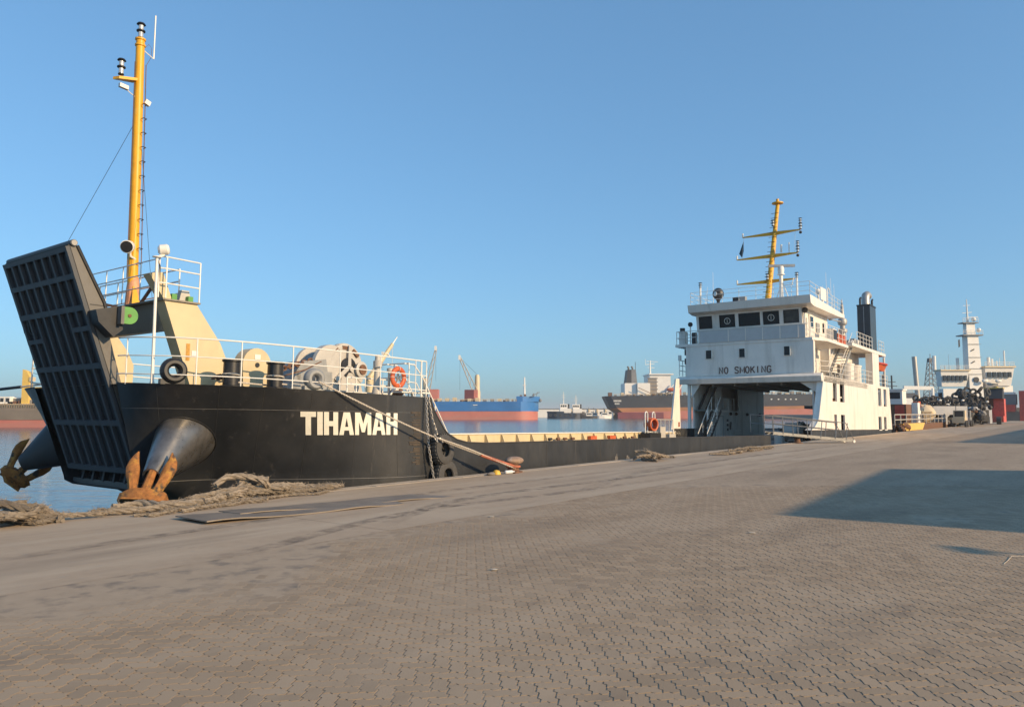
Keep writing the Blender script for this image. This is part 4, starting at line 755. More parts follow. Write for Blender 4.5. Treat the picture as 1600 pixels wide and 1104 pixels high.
mt = cp(MB().lathe((64.5, 15.6, 8.05), zv, [(.22, 0), (.2, 1.0), (.36, 1.05), (.36, 1.3), (.2, 1.35), (.2, 1.6), (.34, 1.7), (.38, 1.95), (.3, 2.15), (.17, 2.2), (.1, 3.3), (.07, 3.35), (.05, 3.6), (.01, 3.8)], 14), 'fire_monitor', mat('monitor_grey', (.4, .38, .35), .45, .2)); cp(MB().tube((64.5, 15.6, 9.95), (62.0, 15.9, 9.9), .06, 8, .04).ball((61.9, 15.9, 9.9), .11, 8, 6), 'monitor_barrel', MATS['monitor_grey'], mt)
for k in range(7): cp(B((65.2+k*.6, 15.3, 8.05), (65.6+k*.6, 15.7, 8.4+random.random()*.5)), 'deck_gear', random.choice([mach_cream, white_p, grey_mach]))
# ---- gear on the well deck
gm = cp(MB().tube((53.0, 19.9, .0), (53.0, 19.9, .7), .1, 8), 'vent_pipe', mach_cream)
for (u, v, m_, hh) in ((55.6, 16.9, mach_cream, 1.5), (57.4, 17.2, black_m, 1.5), (59.2, 17.4, mach_cream, 1.3), (56.4, 18.6, grey_mach, 1.1)):
    wnch = cp(B((u-.5, v-.35, 0), (u+.5, v+.35, hh*.55)), 'mooring_winch', m_); cp(MB().tube((u-.2, v-.55, hh*.75), (u-.2, v+.55, hh*.75), hh*.42, 16), 'winch_drum', m_, wnch); cp(MB().torus((u-.2, v-.4, hh*.75), (0, 1, 0), hh*.45, .08, 18, 6), 'drum_flange', grey_mach, wnch)
for k, (u, v) in enumerate(((53.3, 17.3), (54.2, 17.5))): cp(MB().lathe((u, v, 0), zv, [(.3, 0), (.3, 1.1), (.25, 1.15)], 12), 'bitt', mach_cream)
cp(MB().torus((56.2, 16.6, .8), (.3, -1, 0), .5, .2, 20, 8), 'rope_coil', brown); cp(B((52.2, 15.9, 0), (52.9, 16.3, .55)), 'deck_box', black_m); cp(B((58.0, 16.3, 0), (58.6, 16.6, 1.1)), 'deck_locker', orange)
for u in (38.9, 41.2): cp(B((u, 23.75, .1), (u+.7, 23.95, .85)), 'fire_hose_box', orange, craft)
for u in (34.6, 35.4, 36.1, 36.9, 43.0, 44.1): cp(MB().tube((u, 23.8, 0), (u, 23.8, .7), .06, 8).tube((u-.15, 23.75, .72), (u+.15, 23.75, .72), .07, 8), 'deck_valve', brown if random.random() < .5 else black_m, craft)
hr = cp(B((45.3, 23.1, 0), (46.9, 23.8, 1.0)), 'hose_reel_stand', black_m); 
for u in (45.55, 46.6): cp(MB().path([(u-.18, 23.5, .9), (u-.18, 23.5, 2.2)] + [(u - .18*math.cos(t), 23.5, 2.2+.2*math.sin(t)) for t in (0.5, 1, 1.57, 2.1, 2.6)] + [(u+.18, 23.5, 2.2), (u+.18, 23.5, .9)], .04, 6), 'hose_frame', rail_w, hr)
for k in range(5): cp(MB().torus((46.05+.03*k, 23.2+.12*k, 1.55), (.2, 1, 0), .38, .07, 18, 8), 'hose_coil', orange, hr)
cp(MB().rail([(47.2, 23.6, 0), (49.8, 23.6, 0)], (.5, 1.0, 1.9), .7, .03).box((47.4, 23.4, 0), (48.2, 23.8, 1.4)).box((48.6, 23.3, .2), (49.6, 23.9, .9)), 'pipe_manifold', mach_cream)
# ================================================================== THINGS ON AND AROUND THE CRAFT
def ship_pt(u, v, w): return SHIP @ V((u, v, w))
def anchor(c, a, l, label, sc=1.0, sp=1.0):
    """c crown centre, a unit vector along the shank, l lateral vector (ship frame)"""
    c, a, l = V(c), V(a).normalized(), V(l).normalized(); l = (l - a*l.dot(a)).normalized(); m_ = a.cross(l)
    t = root('ship_anchor', label, 'anchor', tuple(c), SHIP, 'anchors at the bow')
    def loft(secs):
        vs = []; q = [(math.cos(math.pi*(2*j+1)/8), math.sin(math.pi*(2*j+1)/8)) for j in range(8)]
        for p, wl_, wm_, ra in secs:
            e = (l*math.cos(ra) + a*math.sin(ra)); vs += [p + e*wl_*x_*sc + m_*wm_*y_*sc for x_, y_ in q]
        n_ = len(secs); k = MB().add(vs, [(i*8+j, i*8+(j+1) % 8, i*8+8+(j+1) % 8, i*8+8+j) for i in range(n_-1) for j in range(8)] + [tuple(range(8))[::-1], tuple(range(n_*8-8, n_*8))]); return k
    def P(x_, y_, z_=0): return c + (l*x_ + a*y_ + m_*z_)*sc
    def rough(k, amp=.012):
        k.v = [tuple(V(p) + V((MN.noise(V(p)*11), MN.noise(V(p)*11+V((5, 0, 0))), MN.noise(V(p)*11+V((0, 7, 0)))))*amp) for p in k.v]; return k
    part(rough(loft([(P(0, -.1), .12, .12, 0), (P(0, .1), .1, .1, 0), (P(0, .45), .085, .075, 0), (P(0, .8), .07, .065, 0)])), 'shank', rust, t)
    k = MB(); vs = []; X_ = [-.42, -.36, -.28, -.16, -.07, .07, .16, .28, .36, .42]; Hh = [.05, .1, .15, .2, .22, .22, .2, .15, .1, .05]
    for x_, hh in zip(X_, Hh): vs += [P(x_, -.1-hh*.5, -.2*hh/.22), P(x_, -.1-hh*.75, .05), P(x_, -.05-hh*.2, .2*hh/.22), P(x_, -.02+hh*.55, .12), P(x_, hh*.6, -.04), P(x_, hh*.2, -.2*hh/.22)]
    n_ = len(X_); k.add(vs, [(i*6+j, i*6+(j+1) % 6, i*6+6+(j+1) % 6, i*6+6+j) for i in range(n_-1) for j in range(6)] + [tuple(range(6))[::-1], tuple(range(n_*6-6, n_*6))]); part(rough(k, .02), 'crown', rust, t)
    for z_ in (-1, 1): part(rough(MB().add([P(-.3, -.2, .1*z_), P(.3, -.2, .1*z_), P(.24, -.27, .3*z_), P(-.24, -.27, .3*z_), P(-.26, -.16, .12*z_), P(.26, -.16, .12*z_), P(.2, -.23, .3*z_), P(-.2, -.23, .3*z_)], [(0, 1, 2, 3), (4, 5, 6, 7), (0, 1, 5, 4), (1, 2, 6, 5), (2, 3, 7, 6), (3, 0, 4, 7)])), 'tripping_palm', rust, t)
    for s_ in (-1, 1):
        part(rough(loft([(P(s_*.2, -.02), .1, .12, 0), (P(s_*.25*sp, .1, -.02), .085, .1, -.25*s_), (P(s_*.3*sp, .24, -.04), .09, .1, -.2*s_), (P(s_*.35*sp, .4, -.07), .12, .085, -.15*s_), (P(s_*.385*sp, .55, -.1), .13, .065, 0), (P(s_*.39*sp, .68, -.13), .1, .045, .15*s_), (P(s_*.37*sp, .8, -.16), .045, .03, .25*s_), (P(s_*.355*sp, .87, -.18), .012, .012, .3*s_)])), 'fluke', rust, t)
    return t
anchor((7.9, 15.56, .05), (.48, .4, .74), (.68, -.72, .03), 'rusty stockless anchor hanging from the steel cone beside the quay edge', 1.12, .88)
anchor((8.2, 22.95, .1), (.42, -.2, .5), (-.45, -.25, .8), 'rusty stockless anchor sticking out over open water beyond the bow ramp', 1.0, 1.25)
# tyre fenders and chains against the hull
def tyre(c, ax, R_, label, tilt=0):
    t = root('tyre_fender', label, 'tyre', c, SHIP, 'tyre fenders hung on the hull'); ax = V(ax).normalized(); c = V(c)
    k = MB().lathe(c - ax*.11, ax, [(R_*.5, 0), (R_*.78, -.02), (R_*.97, .02), (R_, .11), (R_*.97, .2), (R_*.78, .24), (R_*.5, .22), (R_*.47, .19), (R_*.8, .12), (R_*.47, .03), (R_*.5, 0)], 32)
    part(k, 'tyre_body', rubber, t); a_ = ax.orthogonal().normalized(); b_ = ax.cross(a_); tr = MB()
    for i in range(26):
        e = a_*math.cos(2*math.pi*i/26) + b_*math.sin(2*math.pi*i/26); q = ax.cross(e)
        tr.obox(c + e*(R_*1.0), e*.022, q*R_*.07, ax*.06).obox(c + e*(R_*.93) - ax*.1, e*.045, q*R_*.06, ax*.03)
    part(tr, 'tread', rubber, t); return t
tyre((15.55, 14.27, .86), (.12, -1, .1), .42, 'upper worn black tyre hung on the hull under the rope')
tyre((15.68, 14.26, .14), (.05, -1, .05), .42, 'lower black tyre half hidden behind the quay edge')
thing(MB().chain([(15.0, 14.42, 2.3), (14.98, 14.34, 1.6), (15.02, 14.3, .9), (15.2, 14.25, 0), (15.22, 14.25, -.3)], .1, .0105, .027), 'fender_chain', steel, 'long rusty chain hanging down the black hull to the quay edge', 'chain', (15, 14.4, 2.2), SHIP)
thing(MB().chain([(15.12, 14.45, 2.28), (15.24, 14.4, 1.7), (15.38, 14.33, 1.25)], .1, .0105, .027), 'fender_chain', steel, 'short chain holding the upper tyre, from the foredeck edge', 'chain', (15.1, 14.45, 2.2), SHIP)
thing(MB().chain([(15.72, 14.2, .6), (15.74, 14.2, .35)], .1, .014, .03), 'fender_chain', steel, 'few chain links joining the upper tyre to the lower one', 'chain', (15.7, 14.2, .6), SHIP)
# lifebuoys
def buoy(c, ax, R_, label, bag=True):
    t = root('lifebuoy', label, 'lifebuoy', c, SHIP, 'orange lifebuoys'); part(MB().torus(c, ax, R_, R_*.3, 28, 10, .75), 'ring', orange, t)
    a_ = V(ax).normalized(); e = a_.orthogonal().normalized(); f = a_.cross(e)
    for k in range(4): 
        d_ = e*math.cos(k*1.57+.8) + f*math.sin(k*1.57+.8); part(MB().torus(V(c)+d_*R_, a_.cross(d_), R_*.31, R_*.03, 12, 5), 'grab_band', rail_w, t)
    if bag: part(MB().path([V(c)+(e*math.cos(q*2.51+.3)+f*math.sin(q*2.51+.3))*R_*.62 for q in range(6)], .02, 5), 'grab_line', grey_mach, t)
buoy((14.28, 14.78, 2.8), (.08, -1, 0), .235, 'orange lifebuoy on the white bow railing')
# mooring rope to the quay bollard
BU, BVv = 18.05, 13.72
R0 = ship_pt(11.52, 14.62, 2.55); R1 = QUAY @ V((BU-.05, BVv-.1, .16)); rp_ = []
for k in range(25):
    t = k/24; p = R0.lerp(R1, t); p.z -= .14*math.sin(math.pi*t); rp_.append(p)
mr = root('mooring_rope', 'pale mooring rope running from the bow chock down to the near bollard', 'rope', tuple(R1))
def twist(pts, r, par, name='strand', m_=rope_m, turns=3., n=3):
    pts = [V(p) for p in pts]
    L_ = [0]; 
    for i in range(len(pts)-1): L_.append(L_[-1] + (pts[i+1]-pts[i]).length)
    K_ = max(8, int(L_[-1]/(r*2.2))); out = []
    for s_ in range(n):
        q = []
        for j in range(K_+1):
            d = L_[-1]*j/K_; i = min(max(0, next((i for i in range(len(L_)-1) if L_[i+1] >= d), len(L_)-2)), len(L_)-2)
            t = (d-L_[i])/max(1e-6, L_[i+1]-L_[i]); p = pts[i].lerp(pts[i+1], t); T = (pts[i+1]-pts[i]).normalized()
            a_ = T.cross(V((.1, .2, 1))).normalized(); b_ = T.cross(a_); th = d/(r*2*turns)*2*math.pi/2 + 2*math.pi*s_/n
            q.append(p + (a_*math.cos(th)+b_*math.sin(th))*r*.55)
        out.append(q)
    k = MB()
    for q in out: k.path(q, r*.58, 5)
    return part(k, name, m_, par)
twist(rp_, .022, mr); twist([p + V((.02, -.03, .045*math.sin(i*.4))) for i, p in enumerate(rp_[13:])], .022, mr)
part(MB().path([p + V((0, -.01, .005)) for p in rp_[19:]], .05, 8), 'chafe_sleeve', mat('chafe_red', (.4, .13, .075), .8, var=.3, scale=12), mr)
part(MB().torus(QUAY @ V((BU, BVv, .17)), (0, 0, 1), .19, .035, 24, 8), 'rope_eye', MATS['chafe_red'], mr)
part(MB().chain([rp_[13]+V((-.02, -.04, .09)), rp_[13]+V((.06, -.03, -.12))], .1, .014, .03).chain([rp_[14]+V((-.1, -.04, .08)), rp_[14]], .09, .012, .03), 'shackle', steel, mr)
ml = root('mooring_line', 'dark mooring line leading left from the far bow to another berth', 'rope', tuple(ship_pt(8.4, 21.2, 2.6)))
Q0, Q1 = ship_pt(8.4, 21.3, 2.55), V((-24, 24, 2.62)); part(MB().path([Q0.lerp(Q1, k/12) - V((0, 0, .35*math.sin(math.pi*k/12))) for k in range(13)], .022, 6), 'line', rope_m, ml)
part(MB().path([Q0.lerp(Q1, k/20) - V((0, 0, .35*math.sin(math.pi*k/20)-.0)) for k in range(2, 9)], .04, 6), 'line_cover', black_m, ml)
# quay bollards
def bollard(u, v, label, m_, sc=1.):
    t = root('quay_bollard', label, 'bollard', (u, v, 0), QUAY, 'mooring bollards along the quay edge')
    part(MB().lathe((u, v, 0), zv, [(.3*sc, 0), (.3*sc, .03), (.2*sc, .05), (.15*sc, .18*sc), (.17*sc, .26*sc)], 20), 'stem', brown, t)
    hd = MB(); 
    hd.ball((u+.02, v-.02, .36*sc), (.36*sc, .26*sc, .13*sc), 20, 10); part(hd, 'head', m_, t); return t
boll_m = mat('bollard_iron', (.3, .2, .14), .75, var=.25, scale=7, bump=.3, bscale=30, dirt=((.48, .4, .32), .52, .68, (6, 6, 6)))
bollard(BU, BVv, 'rusty mushroom bollard on the quay edge with the bow rope round it', boll_m, .95)
bollard(45.2, 13.6, 'dark bollard on the quay edge beside the gangway', black_m, 1.05)
# litter by the bollard
def lump(c, r, seed, k=None):
    k = k or MB(); n0 = len(k.v); k.ball(c, r, 10, 7)
    for i in range(n0, len(k.v)): p = V(k.v[i]); d = MN.noise(p*9 + V((seed, 0, 0))); k.v[i] = tuple(V(c) + (p-V(c))*(1+.45*d))
    return k
def qthing(k, name, m_, label, cat_, off, grp=None): return thing(k, name, m_, label, cat_, off, QUAY, grp)
qthing(MB().lathe((17.0, 13.52, .01), zv, [(.12, 0), (.115, .05), (.08, .11), (.02, .13)], 14), 'plastic_float', mat('float_yellow', (.7, .42, .05), .5), 'small yellow plastic dome lying on the quay beside the near bollard', 'float', (17.0, 13.52, 0))
qthing(MB().lathe((17.3, 13.45, .06), (1, -.2, 0), [(.03, 0), (.05, .02), (.05, .26), (.02, .32), (.02, .36)], 12), 'plastic_bottle', mat('bottle_clear', (.65, .66, .66), .25), 'crushed clear bottle lying by the yellow dome', 'bottle', (17.3, 13.45, 0))
qthing(lump((16.75, 13.5, .04), (.17, .1, .05), 3), 'rag', mat('rag_grey', (.22, .19, .16), .95, bump=.5), 'grey rag lying left of the yellow dome', 'rag', (16.75, 13.5, 0))
qthing(lump((17.75, 13.4, .03), (.12, .08, .05), 9), 'rag', brown, 'small brown scrap lying at the foot of the near bollard', 'scrap', (17.75, 13.4, 0))
for i, (X, Y, sc, lab) in enumerate(((-.36, 12.9, .035, 'small torn white paper on the pavers in front of the craft'), (3.5, 11.2, .035, 'white paper scrap lying alone at the middle of the yard'), (-.2, 8.6, .03, 'curled pale scrap on the pavers nearest the camera'), (6.1, 9.0, .0, ''))):
    if sc: thing(lump((X, Y, .012), (sc*1.6, sc, .012), i*5+1), 'paper_scrap', mat('paper', (.42, .38, .32), .9), lab, 'paper', (X, Y, 0), WORLD, 'litter on the yard')
thing(MB().path([(5.72, 8.95, .004), (5.9, 9.15, .005), (6.1, 9.38, .012), (6.32, 9.42, .006)], .0035, 5), 'string', rope_m, 'short pale string lying on the pavers at the right', 'string', (5.9, 9.1, 0))
# old hawsers heaped along the edge
def hawser(name, label, ctrl, r, loops, jit, seed, fuzz=900, grp='old ropes left on the quay'):
    rs = random.Random(seed); c0 = ctrl[len(ctrl)//2]; t = root(name, label, 'rope', (c0[0], c0[1], 0), QUAY, grp); n_ = len(ctrl)-1
    for l in range(loops):
        a_ = rs.uniform(0, n_*.45) if l else 0; b_ = rs.uniform(n_*.55, n_) if l else n_
        pts = []; ph, fq, am = rs.uniform(0, 6), rs.uniform(.9, 2.2), rs.uniform(.5, 1.6)*jit*1.5; lay = rs.random()**.8; q = a_
        while q < b_:
            i = min(int(q), n_-1); p = V(ctrl[i]).lerp(V(ctrl[i+1]), q-i); L_ = (V(ctrl[i+1])-V(ctrl[i])).length; hh = p.z
            p.y += am*math.sin(q*L_*fq*2.2+ph) + rs.gauss(0, jit*.25); p.x += jit*math.sin(q*L_*fq*3.1+ph*2) + rs.gauss(0, jit*.3)
            p.z = r*.9 + hh*lay*(.75+.35*math.sin(q*L_*2.7+ph)) + rs.gauss(0, .012); p.z = max(p.z, r*.8); pts.append(p); q += .16/max(L_, .1)
        if len(pts) < 4: continue
        pts = [(pts[max(0, i-1)] + pts[i]*2 + pts[min(len(pts)-1, i+1)])/4 for i in range(len(pts))]
        twist(pts, r*rs.uniform(.7, 1.2), t, 'hawser_strand', oldrope, 2.6)
    fz = MB(); allp = [v.co for ch in t.children for v in ch.data.vertices]; o_ = OFF[t.name]
    for _ in range(fuzz):
        p = rs.choice(allp) + o_; d = V((rs.gauss(0, 1), rs.gauss(0, 1), rs.gauss(.15, .6))).normalized()*rs.uniform(.03, .12); d.z = max(d.z, -p.z+.005); s_ = V((rs.gauss(0, 1), rs.gauss(0, 1), 0)).normalized()*.003
        fz.add([p-s_, p+s_, p+d*.6+V((0, 0, .01)), p+d], [(0, 1, 2), (0, 2, 3)])
    f = part(fz, 'loose_fibres', oldrope, t); f['kind'] = 'stuff'; return t
hawser('rope_heap', 'thick frayed brown rope heaped along the quay edge below the near anchor', [(5.9, 13.3, .04), (6.6, 13.45, .06), (7.2, 13.45, .1), (7.9, 13.5, .16), (8.5, 13.6, .3), (9.0, 13.62, .46), (9.6, 13.66, .4), (10.2, 13.72, .16), (10.8, 13.8, .1), (11.4, 13.85, .1), (11.9, 13.85, .1)], .062, 11, .15, 4, 4200)
hawser('rope_heap', 'tangled hairy rope knot at the far left end of the quay edge', [(3.2, 12.9, .08), (3.9, 13.15, .2), (4.4, 13.4, .36), (4.9, 13.35, .36), (5.4, 13.35, .12), (6.1, 13.4, .06)], .06, 9, .17, 8, 2600)
hawser('rope_heap', 'frayed thinner rope lying flat beside the steel plates', [(6.4, 12.85, .02), (7.2, 12.95, .02), (8.2, 13.1, .03), (9.2, 13.2, .06), (10.0, 13.3, .05), (11.2, 13.45, .04)], .035, 4, .1, 12, 1500)
hawser('rope_heap', 'small dark heap of old rope on the apron in mid picture', [(24.3, 12.85, .02), (24.8, 12.9, .3), (25.3, 12.95, .42), (25.8, 12.9, .22), (26.3, 12.85, .12), (26.8, 12.8, .06)], .05, 9, .2, 21, 900)
hawser('rope_heap', 'long low line of old rope on the apron before the bridge house', [(30.0, 12.3, .02), (30.8, 12.3, .12), (31.8, 12.35, .16), (33.5, 12.45, .14), (35.5, 12.5, .14), (38, 12.6, .06)], .05, 5, .16, 25, 900)
# steel plates on the apron
def gq(X, Y): return (X*dv.x + Y*dv.y, X*nv.x + Y*nv.y)
for (P4, z0, th, lab) in (([(-5.55, 12.62), (-4.78, 12.0), (-2.08, 14.7), (-2.45, 15.4)], .012, .02, 'long steel plate lying nearest the yard, its left corner lifted'), ([(-5.1, 13.3), (-4.6, 12.95), (-1.2, 16.05), (-2.2, 16.4)], .008, .016, 'second steel plate partly under the first, nearer the rope heap')):
    k = MB(); n_ = 14; vs = []
    for i in range(n_+1):
        t = i/n_; a_ = V(P4[0]).lerp(V(P4[3]), t); c_ = V(P4[1]).lerp(V(P4[2]), t); dz = z0 + .035*max(0, 1-t*2.2) + .006*math.sin(i*1.3)
        vs += [(a_.x, a_.y, dz), (c_.x, c_.y, dz+.012*math.sin(i*.8)), (c_.x, c_.y, dz+th+.012*math.sin(i*.8)), (a_.x, a_.y, dz+th)]
    k.add(vs, [(i*4+j, i*4+(j+1) % 4, i*4+4+(j+1) % 4, i*4+4+j) for i in range(n_) for j in range(4)] + [(0, 1, 2, 3), tuple(range(n_*4, n_*4+4))])
    thing(k, 'steel_plate', plate_m, lab, 'plate', (-3.5, 14, 0), WORLD, 'steel plates on the apron')
# gangway
G0, G1 = QUAY @ V((43.7, 14.75, .62)), QUAY @ V((48.2, 11.5, .12)); gd = (G1-G0).normalized(); gs_ = gd.cross(zv).normalized()
gw = root('gangway', 'aluminium gangway with handrails sloping from the craft down to the quay', 'gangway', tuple((G0+G1)/2))
fr_ = MB()
for s_ in (-1, 1): fr_.beam(G0+gs_*.4*s_, G1+gs_*.4*s_, .06, .16)
part(fr_, 'side_beam', alum, gw, smooth=False)
for k in range(15): p = G0.lerp(G1, (k+.5)/15); part(MB().obox(p+V((0, 0, .03)), gd*.1, gs_*.37, V((0, 0, .015))), 'tread', black_m, gw, smooth=False)
for s_ in (-1, 1):
    hr_ = MB(); 
    for k in (0, .12, .24, .42, .58, .76, .9): p = G0.lerp(G1, k)+gs_*.43*s_; hr_.tube(p, p+V((0, 0, 1.0)) + gd*(.12 if k > .5 else -.05), .025, 6)
    hr_.path([G0.lerp(G1, k)+gs_*.43*s_+V((0, 0, 1.0)) for k in (0, .5, .9)] + [G1+gs_*.43*s_+V((0, 0, .05))], .025, 6).path([G0.lerp(G1, k)+gs_*.43*s_+V((0, 0, .55)) for k in (0, .5, .9)], .02, 6)
    part(hr_, 'handrail', alum, gw)
    part(MB().tube(G1+gs_*(.36*s_)-V((0, 0, .03)), G1+gs_*(.46*s_)-V((0, 0, .03)), .085, 14), 'wheel', rail_w, gw)
part(MB().rail([G0+gs_*-.4, G0+gs_*-1.0+gd*-.5], (.5, 1.0), .6, .025), 'handrail', alum, gw)
# rescue boat by the stern
rb = root('rescue_boat', 'small orange rescue boat hung at the stern below the funnel', 'boat', (73.6, 14.7, 6.6), SHIP)
k = MB(); vs = []; 
for x_, hb, hw in ((-1.5, .1, .35), (-1.0, .45, .2), (0, .6, .1), (1.0, .55, .15), (1.6, .35, .3)): vs += [(73.6+x_, 14.9-hb, 7.0+hw*.3), (73.6+x_, 14.9-hb*.5, 6.35+hw), (73.6+x_, 14.9+hb*.5, 6.35+hw), (73.6+x_, 14.9+hb, 7.0+hw*.3)]
k.add(vs, [(i*4+j, i*4+(j+1) % 4, i*4+4+(j+1) % 4, i*4+4+j) for i in range(4) for j in range(4)] + [(0, 1, 2, 3), (16, 17, 18, 19)]); part(k, 'boat_hull', orange, rb); part(MB().path([(72.1, 14.6, 7.1), (73.6, 14.25, 7.05), (75.2, 14.5, 7.12)], .1, 8), 'rubbing_tube', red_p, rb)
# ================================================================== HARBOUR BACKGROUND
def hullshape(k, x0, x1, yc, hb, z0, z1, bow=0, stern=0, bowdir=1, flare=.0, nseg=44):
    """loft along x between x0 and x1; tapers over `bow` metres at the bowdir end and `stern` metres at the other"""
    vs = []; xs = [x0 + (x1-x0)*i/nseg for i in range(nseg+1)]
    for x in xs:
        db = (x1-x) if bowdir > 0 else (x-x0); ds = (x-x0) if bowdir > 0 else (x1-x)
        f = min(1, (db/bow)**.55 if bow else 1) * min(1, .72+.28*(ds/stern) if stern else 1); f = max(f, .04)
        vs += [(x, yc-hb*f, z0), (x, yc-hb*f, z1), (x, yc+hb*f, z1), (x, yc+hb*f, z0)]
    k.add(vs, [(i*4+j, i*4+(j+1) % 4, i*4+4+(j+1) % 4, i*4+4+j) for i in range(nseg) for j in range(4)] + [(0, 1, 2, 3), tuple(range(nseg*4, nseg*4+4))]); return k
# --- blue bulk carrier
bs = root('bulk_carrier', 'blue bulk carrier with red underside and deck cranes across the harbour', 'ship', (-40, 352, -1.2))
part(hullshape(MB(), -110, 12, 352, 12, -1.6, 2.6, 7, 10), 'boot_topping', boot_red, bs); hb_ = part(hullshape(MB(), -110.2, 12.3, 352, 12.15, 2.6, 6.9, 8, 10), 'hull', far_blue, bs)
part(hullshape(MB(), 2, 12.9, 352, 11.5, 6.9, 9.3, 8, 0), 'forecastle', far_blue, bs); part(B((-17.5, 339.7, 5.2), (-15.5, 339.84, 5.5)), 'name_mark', rail_w, hb_)
for k in range(26): part(B((-88+k*3.4, 341, 6.9), (-88+k*3.4+1.6, 346, 6.9+random.uniform(.7, 1.9))), 'deck_fitting', random.choice([far_cream, brown, far_cream, far_grey]), bs)
part(MB().rail([(-90, 340.2, 6.9), (2, 340.2, 6.9)], (.6, 1.1), 2.2, .07), 'railing', far_cream, bs)
def dcrane(x, ztop, tip, jb):
    c = part(MB().lathe((x, 352, 6.9), zv, [(1.5, 0), (1.5, 5), (1.2, 5.2), (1.15, ztop-7.9), (.8, ztop-6.9)], 14), 'crane_post', far_cream, bs)
    t = V((tip[0], 350.5, tip[1])); b_ = V((x + (-1 if tip[0] < x else 1)*1.2, 350.5, jb)); pr_ = V((0, 0, 1)).cross(t-b_).normalized(); dn = (t-b_).normalized().cross(V((0, 1, 0)))
    k = MB(); 
    for s_ in (-1, 1): k.tube(b_ + dn*1.1*s_, t + dn*.35*s_, .24, 6)
    for i in range(6): k.tube(b_.lerp(t, i/6)+dn*(1.1-.75*i/6), b_.lerp(t, (i+1)/6)-dn*(1.1-.75*(i+1)/6), .12, 5)
    part(k, 'crane_jib', mat('jib_grey', (.4, .36, .3), .5), c); part(MB().tube((x, 352, ztop), t, .07, 4).tube(t, (t.x, t.y, t.z-15), .06, 4), 'crane_wire', far_dark, c); part(B((t.x-.7, t.y-.5, t.z-1), (t.x+.3, t.y+.5, t.z+1.2)), 'jib_head', rail_w, c)
dcrane(-16.2, 19.6, (-24.2, 27.4), 12.5); dcrane(-40.5, 18, (-35.4, 31.7), 11.5); dcrane(-66, 19, (-60, 29), 12)
part(B((-21.7, 345, 6.9), (-17.4, 352, 12.4)), 'hatch_box', maroon, bs); part(B((-17.4, 345.2, 6.9), (-15.8, 352, 12.4)), 'hatch_box', boot_red, bs); part(B((-37.6, 345, 6.9), (-33.8, 352, 12.6)), 'hatch_box', boot_red, bs)
part(MB().tube((5.8, 352, 9.3), (5.8, 352, 18.4), .55, 8, .3).box((4.9, 351.5, 14.5), (6.7, 352.5, 14.8)), 'foremast', rail_w, bs)
part(MB().box((9.5, 342, 9.3), (10.1, 346, 10.6)).beam((9, 343, 9.6), (12.6, 343, 11.2), .3, .3).beam((11, 344, 9.3), (11.6, 344, 11.4), .2, .2).ball((13.0, 350, 7.6), .8, 8, 6), 'windlass', far_grey, bs)
for k in range(7): part(B((-6+k*1.9, 341.5, 9.3 if -6+k*1.9 > 2 else 6.9), (-5+k*1.9, 344, (9.3 if -6+k*1.9 > 2 else 6.9)+random.uniform(.5, 1.6))), 'deck_fitting', random.choice([brown, far_cream, far_grey]), bs)
# --- black tanker, stern towards the middle
bt = root('tanker', 'black tanker with white after house and rust red underside behind the landing craft', 'ship', (120, 442, -1.2))
def hk(zz): return [(53.2, zz[0]), (56, zz[1])]
def band(z0a, z1a, z0b, z1b, m_, nm, xa, xa2, ov=0):
    k = MB(); yn, yf = 430-ov, 455+ov; vs = []
    P = [(xa, z1a), (230, z1b), (230, z0b), (xa2, z0a)]
    for y, sh in ((yn, 0), (yf, 0)):
        vs += [(P[0][0]+3, y, P[0][1]), (P[1][0], y, P[1][1]), (P[2][0], y, P[2][1]), (P[3][0]+3, y, P[3][1])]
    vs += [(P[0][0], y, P[0][1]) for y in (yn+5, yf-5)] + [(P[3][0], y, P[3][1]) for y in (yn+5, yf-5)]
    k.add(vs, [(0, 1, 2, 3), (4, 5, 6, 7), (0, 8, 9, 4, 5, 1), (3, 10, 11, 7, 6, 2), (0, 3, 10, 8), (4, 7, 11, 9), (8, 10, 11, 9), (1, 2, 6, 5)]); return part(k, nm, m_, bt, smooth=False)
band(4.6, 11.4, 6.6, 13.2, far_black, 'hull', 53.2, 56.5); band(2.4, 4.6, 5.2, 6.6, boot_orange, 'faded_band', 56.5, 59.5, .05); band(-1.6, 2.4, -1.6, 5.2, boot_red, 'boot_topping', 59.5, 66, .1)
k = MB(); part(B((60, 429.75, -1.3), (86, 429.88, 2.2)), 'maroon_patch', boot_maroon, bt)
part(MB().prism([(58.5, 441, -1.4), (60, 441, 1.5), (66, 441, 1.2), (66, 441, -1.4)], (0, 2, 0)), 'rudder', boot_orange, bt)
part(B((64.8, 434, 11.2), (71.6, 450, 18.9)), 'engine_casing', far_white, bt); a_ = part(B((71.8, 432, 11.2), (79, 452, 18.9)), 'after_house', far_white, bt); c_ = part(B((79, 433, 11.2), (91, 452, 24)), 'bridge_block', far_white, bt)
part(B((78.5, 432, 23.6), (92.5, 453, 24.3)), 'bridge_top', far_white, bt)
for k in range(5): part(B((77.5, 432.5, 13+k*2.1), (83.5, 432.95, 13.5+k*2.1)), 'gallery', far_grey, c_)
part(B((78, 432.8, 11.3), (83, 432.99, 22)), 'stair_recess', mat('recess_brown', (.3, .25, .2), .7), c_)
f_ = part(MB().prism([(66, 436, 18.9), (72.3, 436, 18.9), (71.6, 436, 26.8), (67, 436, 26.8)], (0, 9, 0)), 'funnel', far_grey, bt); part(MB().prism([(65.6, 435.9, 17.6), (69, 435.9, 18), (69, 435.9, 26.8), (66.9, 435.9, 26.8)], (0, 9.2, 0)), 'funnel_side', far_dark, f_)
